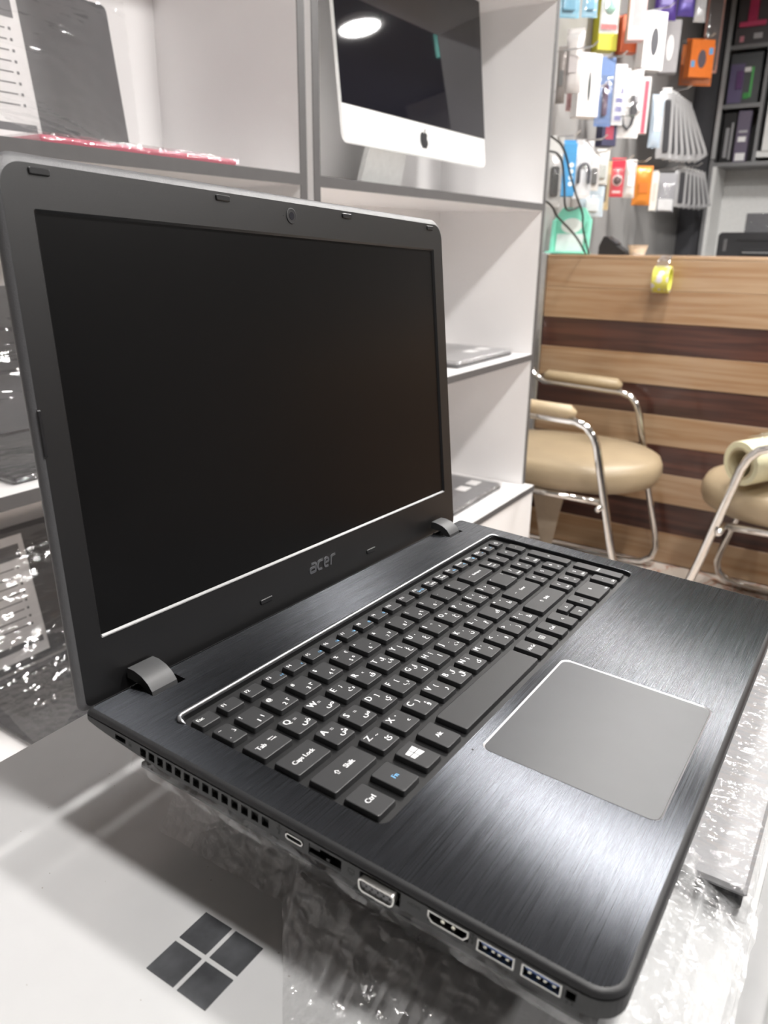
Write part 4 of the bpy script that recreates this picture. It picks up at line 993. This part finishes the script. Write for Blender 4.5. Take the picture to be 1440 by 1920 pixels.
# ------------------------------------------------------------------ packs hanging on the back wall
PK = [
(2.765, 1.1, 1.917, 0.075, 0.12, 'blister', (0.2, 0.47, 0.62), (0.12, 0.35, 0.5), 0, 'teal blue film pack at the top of the grey wall next to the shelf'),
(2.907, 1.08, 1.951, 0.054, 0.132, 'blister', (0.3, 0.58, 0.75), (0.2, 0.5, 0.7), 0, 'sky blue blister pack hanging second from the white shelf, top row'),
(3.057, 1.06, 1.947, 0.068, 0.163, 'blister', (0.8, 0.82, 0.8), (0.45, 0.78, 0.68), 0, 'clear blister pack holding a mint green dome with a red strip below'),
(3.353, 1.175, 1.984, 0.08, 0.222, 'box', (0.62, 0.58, 0.05), (0.95, 0.92, 0.06), 8, 'tall yellow box hanging behind the mint green dome pack'),
(3.39, 1.07, 2.008, 0.063, 0.209, 'box', (0.86, 0.62, 0.63), (0.75, 0.5, 0.52), -10, 'pale pink carton hanging in the top row beside the yellow box'),
(3.668, 1.185, 1.996, 0.08, 0.143, 'box', (0.8, 0.17, 0.06), (0.6, 0.1, 0.05), 5, 'red orange carton hanging behind the pale pink carton'),
(3.649, 1.08, 1.958, 0.097, 0.227, 'box', (0.88, 0.87, 0.87), (0.05, 0.05, 0.06), 10, 'white carton printed with a dark mouse shape, second hook row from top'),
(3.974, 1.09, 1.997, 0.076, 0.218, 'box', (0.3, 0.29, 0.3), (0.85, 0.84, 0.84), -20, 'grey and white carton between the white mouse carton and the orange cartons'),
(3.803, 1.08, 2.143, 0.099, 0.165, 'pouch', (0.07, 0.04, 0.2), (0.1, 0.07, 0.3), 0, 'dark purple glossy pouch hanging over the white cartons'),
(4.052, 1.06, 2.203, 0.08, 0.157, 'pouch', (0.1, 0.07, 0.3), (0.16, 0.1, 0.42), 0, 'second purple glossy pouch, right of the dark purple one'),
(4.271, 1.05, 2.229, 0.057, 0.167, 'pouch', (0.72, 0.72, 0.74), (0.5, 0.5, 0.52), 0, 'small silver foil pouch beside the purple pouches'),
(4.664, 1.13, 2.041, 0.174, 0.186, 'blister', (0.8, 0.22, 0.05), (0.12, 0.05, 0.12), 0, 'orange card pack hanging behind the orange carton'),
(4.403, 1.06, 2.022, 0.119, 0.175, 'box', (0.85, 0.21, 0.03), (0.12, 0.1, 0.12), 4, 'bright orange carton with a dark gadget and blue dots printed on it'),
(4.744, 1.09, 2.233, 0.091, 0.434, 'blister', (0.16, 0.14, 0.14), (0.66, 0.36, 0.3), 0, 'tall clear blister pack with a salmon border beside the dark pillar'),
(2.8, 1.12, 1.694, 0.031, 0.163, 'pouch', (0.2, 0.18, 0.17), (0.1, 0.1, 0.1), -20, 'thin dark packet hanging tight against the white shelf side'),
(2.827, 1.09, 1.737, 0.058, 0.184, 'pouch', (0.6, 0.57, 0.56), (0.45, 0.42, 0.42), -25, 'crumpled clear packet hanging beside the thin dark packet'),
(2.944, 1.13, 1.645, 0.042, 0.074, 'blister', (0.7, 0.35, 0.36), (0.5, 0.2, 0.2), 0, 'small pinkish red packet under the crumpled clear packet'),
(2.908, 1.07, 1.682, 0.078, 0.208, 'box', (0.88, 0.86, 0.86), (0.07, 0.08, 0.08), 6, 'white carton with a black pen shaped gadget printed on the front'),
(3.109, 1.07, 1.688, 0.063, 0.229, 'blister', (0.16, 0.26, 0.52), (0.1, 0.05, 0.1), 0, 'clear blister pack on a blue card holding a dark purple stick'),
(3.339, 1.09, 1.713, 0.046, 0.214, 'blister', (0.8, 0.82, 0.86), (0.25, 0.25, 0.5), 0, 'narrow white pack with small blue pictures, right of the blue card pack'),
(3.401, 1.07, 1.689, 0.102, 0.247, 'blister', (0.86, 0.85, 0.85), (0.04, 0.04, 0.05), 0, 'white cable pack with a thick black cable loop'),
(3.585, 1.06, 1.707, 0.036, 0.217, 'box', (0.8, 0.78, 0.78), (0.8, 0.12, 0.18), -20, 'slim white carton with a red stripe beside the black cable pack'),
(3.347, 1.13, 1.586, 0.064, 0.109, 'box', (0.05, 0.05, 0.1), (0.4, 0.06, 0.1), 10, 'navy and dark red carton low under the blue card pack'),
(3.858, 1.08, 1.676, 0.057, 0.204, 'pouch', (0.55, 0.66, 0.78), (0.75, 0.8, 0.86), 0, 'light blue packet at the left end of the silver packet fan'),
(2.705, 1.08, 1.389, 0.051, 0.222, 'blister', (0.5, 0.5, 0.49), (0.04, 0.04, 0.04), 0, 'grey clear pack with a black part, lowest row next to the white shelf'),
(2.806, 1.07, 1.407, 0.045, 0.183, 'box', (0.07, 0.3, 0.58), (0.8, 0.88, 0.95), -8, 'bright blue carton with a column of white rings in the lowest row'),
(2.981, 1.08, 1.417, 0.065, 0.2, 'blister', (0.86, 0.87, 0.9), (0.09, 0.09, 0.11), 0, 'white pack with a dark headset picture beside the bright blue carton'),
(3.218, 1.12, 1.32, 0.098, 0.113, 'blister', (0.62, 0.74, 0.84), (0.8, 0.86, 0.9), 0, 'pale blue card hanging lowest of all above the mint green holder'),
(3.041, 1.06, 1.415, 0.042, 0.134, 'blister', (0.84, 0.83, 0.82), (0.12, 0.12, 0.12), 0, 'narrow white pack left of the beige framed pack'),
(3.188, 1.08, 1.443, 0.05, 0.125, 'blister', (0.8, 0.81, 0.79), (0.55, 0.58, 0.55), 0, 'white pack with a grey green window hanging over the beige framed pack'),
(3.318, 1.12, 1.386, 0.072, 0.188, 'blister', (0.6, 0.47, 0.26), (0.05, 0.035, 0.03), 0, 'beige framed pack with a dark window in the lowest row'),
(3.358, 1.07, 1.416, 0.058, 0.146, 'blister', (0.66, 0.03, 0.06), (0.08, 0.03, 0.03), 0, 'bright red pack with a pale oval in the lowest row'),
(3.558, 1.08, 1.421, 0.052, 0.144, 'pouch', (0.82, 0.8, 0.79), (0.9, 0.9, 0.9), 0, 'white cable packet just right of the bright red pack'),
(3.755, 1.08, 1.406, 0.086, 0.156, 'pouch', (0.76, 0.27, 0.05), (0.55, 0.15, 0.02), 0, 'orange packet in the lowest row'),
(4.02, 1.1, 1.406, 0.033, 0.181, 'box', (0.74, 0.7, 0.64), (0.6, 0.56, 0.5), -10, 'slim beige carton between the orange packet and the grey packet'),
(4.163, 1.08, 1.404, 0.094, 0.176, 'blister', (0.34, 0.34, 0.36), (0.82, 0.82, 0.83), 0, 'grey packet with a white lower half in the lowest row'),
]
M_hook = mat('hook_steel', (.7, .7, .7), .25, 1.0)
hook_me = None
wb = bpy.data.objects['wall_back']
def hook(x, z, ln):
    global hook_me
    if hook_me is None:
        hook_me = MB().tube([(0, 1.228, 0), (0, 1.02, .004), (0, 1.0, .018)], .0028, 6).build('hook', M_hook, wb); o = hook_me; hook_me = o.data
    else: o = link('hook', hook_me, M_hook, wb)
    o.location = (x, 0, z)
def cmat(c, r=.4): return mat('print_%d_%d_%d' % tuple(int(q * 255) for q in c), c, r)
def pack(x, y, z, wd, h, style, c, pc, yaw, label):
    rz = radians(-52 + yaw)        # swung on the hook towards the room
    t = thing({'box': 'carton', 'blister': 'blister_pack', 'pouch': 'packet'}[style], label, 'pack', (x, y, z), rz)
    W, H = wd / 2, h / 2
    M = cmat(c)
    P = cmat(pc)
    tabm = M if style != 'pouch' else M_clear
    if style == 'box':
        D = min(wd * .8, .055)
        MB().bbox(-W, W, -D / 2, D / 2, -H, H * .86, .0015).build('box', M, t)
        b = MB(); b.box(-W * .55, W * .55, -D / 2 - .0006, -D / 2, -H * .55, H * .35)
        if 'mouse' in label or 'gadget' in label:
            n = 20; b = MB(); b.loops([[(W * (.14 if 'pen' in label else .36) * cos(2 * pi * k / n), yy, -H * .1 + H * .45 * sin(2 * pi * k / n)) for k in range(n)] for yy in (-D / 2 - .0008, -D / 2 + .0002)])
        elif 'rings' in label:
            b = MB(); n = 14
            for q in range(4): b.loops([[(W * .3 + W * .35 * cos(2 * pi * k / n), yy, H * (.1 - .22 * q) + W * .35 * sin(2 * pi * k / n)) for k in range(n)] for yy in (-D / 2 - .0008, -D / 2 + .0002)])
        elif 'stripe' in label:
            b = MB(); b.box(-W * .3, W * .6, -D / 2 - .0006, -D / 2, -H * .98, H * .82)
        b.build('print', P, t)
        MB().box(-W, W, D / 2 - .0015, D / 2 - .0005, H * .86, H).build('hang_tab', M, t)
        if 'orange carton with' in label:
            for sx, sz in ((-.75, -.35), (.72, .3)): MB().bbox(W * sx - .010, W * sx + .010, -D / 2 - .001, -D / 2, H * sz - .014, H * sz + .014, .0004).build('dot', cmat((.15, .42, .75)), t)
    elif style == 'blister':
        MB().bbox(-W, W, -.001, .001, -H, H, .0006).build('card', M, t)
        D = .018
        l = lambda i, yy, tp=.45: [(p[0], yy, p[1]) for p in rrect(-W * .86 + i, W * .86 - i, -H * .88 + i, H * tp - i, min(.012, W * .3), 0, 4)]
        b = MB()
        if 'dome' in label:
            n = 20; b.loops([[(W * .62 * cs * cos(2 * pi * k / n), -.004 - .02 * sn, H * .05 + W * .8 * cs * sin(2 * pi * k / n)) for k in range(n)] for cs, sn in ((1, 0), (.9, .5), (.6, .85), (.2, 1))])
            MB().box(-W * .85, W * .85, -.004, -.0015, -H * .86, -H * .66).build('strip', cmat((.75, .2, .2)), t)
        elif 'loop' in label:
            b.tube([(W * .45, -.010, H * .1), (W * .5, -.010, -H * .3), (W * .3, -.010, -H * .62), (0, -.010, -H * .75), (-W * .35, -.010, -H * .62), (-W * .5, -.010, -H * .3)], .006, 8)
            b.bbox(W * .15, W * .7, -.016, -.003, -H * .35, H * .25, .003)
        elif 'stick' in label: b.bbox(-W * .3, W * .3, -.016, -.003, -H * .7, H * .2, .004)
        elif 'headset' in label: b.tube([(W * .6 * cos(a), -.010, -H * .1 + W * .9 * sin(a)) for a in [pi * k / 10 for k in range(11)]], .006, 8); b.bbox(-W * .75, -W * .45, -.02, -.003, -H * .5, -H * .02, .004); b.bbox(W * .45, W * .75, -.02, -.003, -H * .5, -H * .02, .004)
        elif 'oval' in label:
            n = 20; b.loops([[(W * .55 * s_ * cos(2 * pi * k / n), yy, -H * .15 + H * .22 * s_ * sin(2 * pi * k / n)) for k in range(n)] for s_, yy in ((1, -.002), (.9, -.010), (.5, -.014))])
            q = MB(); n = 20; q.loops([[(W * .72 * cos(2 * pi * k / n), yy, -H * .15 + H * .30 * sin(2 * pi * k / n)) for k in range(n)] for yy in (-.0016, -.0008)]); q.build('oval_print', cmat((.82, .60, .58)), t)
            MB().box(-W * .6, W * .6, -.0016, -.0008, -H * .8, -H * .68).build('text_strip', cmat((.85, .7, .7)), t)
        elif 'lower half' in label: b.bbox(-W * .8, W * .8, -.012, -.002, -H * .95, -H * .35, .003)
        elif 'salmon' in label:
            for r in ((-W, -W * .8, -H, H), (W * .8, W, -H, H), (-W, W, -H, -H * .94)): b.box(r[0], r[1], -.004, .004, r[2], r[3])
        elif 'pictures' in label:
            for q in range(4): b.box(-W * .5, W * .6, -.002, -.0012, -H * (.85 - .3 * q), -H * (.68 - .3 * q))
        else: b.bbox(-W * .55, W * .55, -.012, -.002, -H * .7, H * .15, .004)
        b.build('product', P, t)
        b = MB(); b.loops([l(-.004, -.0012), l(0, -.006), l(.001, -D), l(.006, -D - .002)], False, True); b.build('blister', M_clear, t, auto=40)
    else:
        b = MB(); n = 8
        vs, fs = [], []
        for j in range(13):
            for i in range(n + 1):
                u, v = i / n * 2 - 1, j / 12 * 2 - 1
                d = .014 * max(0, 1 - u * u) ** .5 * max(0, 1 - v ** 4) ** .5 + .002 * noise.noise(Vector((u * 2, v * 3, x * 7)))
                vs.append((u * W * (1 - .06 * (1 - v * v)), -d, v * H))
        for j in range(12):
            for i in range(n): a = j * (n + 1) + i; fs.append((a, a + 1, a + n + 2, a + n + 1))
        b.add(vs, fs); k = len(vs); b.add([(v[0], -v[1] * .6 + .0005, v[2]) for v in vs], fs); b.build('pouch', mat('foil_%d_%d_%d' % tuple(int(q * 255) for q in c), c, .25, .25), t, smooth=True)
        MB().box(-W * .98, W * .98, -.0012, .0012, H * .96, H * 1.10).build('hang_tab', M, t)
        MB().box(-W * .5, W * .5, -.0165, -.0145, -H * .35, H * .2).build('label_print', P, t)
    return t
for a in PK:
    pack(*a)
for i, a in enumerate(PK):
    if i % 2 == 0: hook(a[0], a[2] + a[4] / 2 - .006, 0)
# fans of silver packets
fan0 = None
ORD = ['first', 'second', 'third', 'fourth', 'fifth', 'sixth', 'seventh', 'eighth']
def fan(n, xa, xb, y, ztop, h, w_, l0, l1, group, where):
    global fan0
    for i in range(n):
        k = i / (n - 1); lean = radians(l0 + (l1 - l0) * k)
        xt = xa + (xb - xa) * k
        label = ('%s silver foil packet from the left in the fan %s' % (ORD[i], where))
        if fan0 is None:
            t = thing('silver_packet', label, 'pack', (0, 0, 0), 0, group); fan0 = t
            b = MB(); vs, fs = [], []
            for j in range(11):
                for q in range(7):
                    u, v = q / 6 * 2 - 1, j / 10 * 2 - 1; d = .010 * max(0, 1 - u * u) ** .5 * max(0, 1 - v ** 4) ** .5
                    vs.append((u * .5, -d, v * .5))
            for j in range(10):
                for q in range(6): a = j * 7 + q; fs.append((a, a + 1, a + 8, a + 7))
            b.add(vs, fs); b.add([(v[0], -v[1], v[2]) for v in vs], fs); b.build('pouch', mat('silver_foil', (.62, .62, .63), .25, .5), t, smooth=True)
            b = MB(); b.loops([[(p[0], -.0115, p[1]) for p in rrect(-.16, .20, -.40, .36, .06, 0, 3)], [(p[0], -.0090, p[1]) for p in rrect(-.18, .22, -.42, .38, .06, 0, 3)]]); b.build('label_print', mat('foil_print', (.05, .05, .055), .35), t)
            b = MB(); b.bbox(-.30, .30, -.0012, .0012, .46, .56, .0005); b.build('hang_tab', mat('tab_white', (.7, .7, .7), .4), t)
            c = t
        else:
            c = dup_tree(fan0)
        c['label'] = label; c['group'] = group
        c.location = (xt + h / 2 * sin(lean), y - .012 * k, ztop - h / 2 * cos(lean))
        c.scale = (w_, 1, h * .93); c.rotation_euler = (0, -lean, radians(-38 - 6 * k))
fan(7, 4.02, 4.44, 1.085, 1.835, .30, .088, 4, 30, 'silver foil packets fanned on the middle hook', 'beside the dark pillar')
fan(6, 4.45, 4.86, 1.085, 1.545, .20, .082, 2, 20, 'silver foil packets fanned on the lowest hook', 'ending the lowest row')
hook(4.08, 1.835, 0); hook(4.5, 1.545, 0)

# black cables hanging beside the shelf
def cable(label, pts):
    P_ = [Vector(p) for p in pts]; out = []
    for i in range(len(P_) - 1):
        p0, p1, p2, p3 = P_[max(i - 1, 0)], P_[i], P_[i + 1], P_[min(i + 2, len(P_) - 1)]
        for k in range(6):
            s = k / 6; out.append(.5 * ((2 * p1) + (p2 - p0) * s + (2 * p0 - 5 * p1 + 4 * p2 - p3) * s * s + (3 * p1 - p0 - 3 * p2 + p3) * s ** 3))
    out.append(P_[-1]); o = MB().tube(out, .0035, 8).build('cable', M_blackp, None, smooth=True); tag(o, label, 'cable')
cable('thin black cable running from the shelf side down in front of the bright blue carton', [(2.168, 1.02, 1.5), (2.515, 1.02, 1.472), (2.624, 1.02, 1.444), (2.7, 1.02, 1.374), (2.767, 1.02, 1.319), (2.847, 1.02, 1.261), (2.868, 1.02, 1.209), (2.952, 1.02, 1.1248)])
cable('thin black cable hanging from the shelf side to the top of the mint green holder', [(2.168, 1.01, 1.4), (2.473, 1.01, 1.428), (2.555, 1.01, 1.423), (2.595, 1.01, 1.397), (2.622, 1.01, 1.344), (2.66, 1.01, 1.268), (3.04, 1.1, 1.294)])
cable('thin black cable crossing over the front of the mint green holder', [(2.168, 1.01, 1.33), (2.492, 1.01, 1.281), (2.583, 1.01, 1.243), (2.717, 1.01, 1.202), (2.807, 1.01, 1.168), (2.891, 1.01, 1.1248)])

# ------------------------------------------------------------------ pillar and cubby unit at the far corner
struct('column', MB().box(5.10, 5.42, 1.085, 1.232, 0, CEIL_H), mat('dark_column', (.06, .06, .068), .5))
cb = thing('cubby_unit', 'grey cubby unit with packaged gadgets beside the dark pillar', 'shelf', (5.05, 0, 0))
Mg = mat('cubby_grey', (.20, .20, .205), .45); M_rec = mat('recess_white', (.70, .70, .69), .5)
MB().box(0, .30, 1.062, 1.082, 0, 2.49).build('side_panel', Mg, cb); MB().box(0, .30, .845, .863, 1.61, 2.49).build('divider', Mg, cb)
MB().box(-.012, 0, 1.055, 1.078, 1.63, 2.49).build('edge_strip', M_alu, cb)
MB().box(.28, .30, -1.2, 1.062, 1.61, 2.49).build('back_panel', Mg, cb)
for z in (1.609, 1.904, 2.193, 2.487): MB().box(0, .28, -1.2 if z < 1.7 else .863, 1.062, z - .02, z).build('shelf_board', Mg, cb)
MB().box(.27, .30, -1.2, 1.062, 0, 1.589).build('recess_back', M_rec, cb); MB().box(.0, .27, 1.04, 1.0615, 1.10, 1.589).build('recess_side', M_rec, cb)
MB().box(0.01, .27, -1.2, .845, 1.63, 1.66).build('white_sill', M_rec, cb)
MB().box(-.6, .27, -1.2, 1.04, 1.06, 1.10).build('back_counter', M_rec, cb); MB().box(-.58, .25, -1.2, 1.03, .0, 1.06).build('base_cabinet', Mg, cb)
MB().box(.0, .02, -.9, .82, 1.66, 2.49).build('white_door', M_rec, cb)
def cpack(label, y0, y1, z0, z1, c, extra, x=5.0, d=.05):
    t = thing('gadget_pack', label, 'pack', (x + .07, (y0 + y1) / 2, z0 + .0005)); W, H = (y1 - y0) / 2, (z1 - z0)
    MB().bbox(0, d, -W, W, 0, H, .002).build('box', cmat(c), t)
    for nm, ec, (a0, a1, b0, b1), dd in extra: MB().bbox(-dd, .0, W * a0, W * a1, H * b0, H * b1, min(.003, dd * .4)).build(nm, cmat(ec, .3), t)
cpack('black pack with a shiny pink red gadget in the top cubby', .872, 1.045, 2.193, 2.455, (.09, .085, .09), [('product', (.55, .05, .14), (-.2, .35, .42, .95), .02), ('product', (.62, .08, .18), (-.75, .8, .32, .42), .02), ('badge', (.70, .30, .36), (.45, .7, .06, .17), .002), ('silver_mark', (.5, .5, .52), (-.6, -.1, .1, .2), .003)])
cpack('black pack with a purple picture and a bright green bracket in the middle cubby', .885, 1.045, 1.904, 2.155, (.07, .075, .08), [('picture', (.13, .11, .20), (.05, .97, .03, .8), .002), ('bracket', (.10, .42, .12), (-.55, -.40, .12, .72), .004), ('product', (.12, .06, .16), (.1, .5, .3, .65), .012), ('white_part', (.75, .75, .75), (-.38, .05, .62, .72), .012), ('clip', (.06, .30, .08), (-.38, -.05, .1, .22), .004)])
cpack('slim black box with silver shapes on its side in the lowest cubby', .975, 1.04, 1.609, 1.865, (.012, .012, .013), [('silver_mark', (.28, .28, .29), (-.1, .5, .1, .7), .002), ('silver_mark', (.30, .30, .31), (-.7, -.35, .06, .8), .002)])
cpack('purple and grey box with white labels in the lowest cubby', .90, .968, 1.609, 1.87, (.13, .11, .16), [('label_print', (.80, .80, .80), (-.8, .7, .03, .18), .002), ('badge', (.85, .85, .85), (-.6, .6, .40, .50), .002), ('label_print', (.50, .50, .52), (-.7, .6, .58, .62), .002)])
# printer and the wrapped monitor behind it
pr = thing('printer', 'black printer on the back counter under the cubbies', 'printer', (4.55, .62, 1.10))
M_pr = mat('printer_black', (.022, .022, .024), .35)
b = MB(); l = lambda x, i=0: [(x, p[0], p[1]) for p in rrect(-.36 + i, .262 - i, .001 + i, .128 - i, (.01, .02, .02, .01), 0, 5)]; b.loops([l(0, .004), l(.005), l(.30), l(.305, .004)]); b.build('body', M_pr, pr, auto=40)
MB().bbox(-.004, .0, -.30, .17, .085, .094, .001).build('paper_slot', M_hole, pr); MB().bbox(-.030, .0, .0, .13, .02, .058, .003).build('output_tray', M_pr, pr); MB().bbox(-.031, -.030, .0, .13, .028, .032, .0003).build('tray_line', M_alu, pr)
MB().bbox(-.003, 0, .215, .232, .035, .095, .001).build('side_button', M_edge, pr)
mo = thing('monitor', 'dark film-wrapped screen standing behind the black printer', 'monitor', (5.0, .50, 1.10))
MB().bbox(0, .02, -.35, .335, .01, .237, .003).build('screen', mat('monitor_grey', (.13, .13, .14), .25), mo); MB().bbox(-.05, .08, -.1, .1, .0005, .010, .002).build('foot', M_blackp, mo)
vs, fs = film_sheet(24, 16, lambda u, v: (-.006, -.352 + .69 * u, .012 + .228 * v), .004, 50, 8.0); MB().add(vs, fs).build('film_wrap', M_filmd, mo, smooth=True)
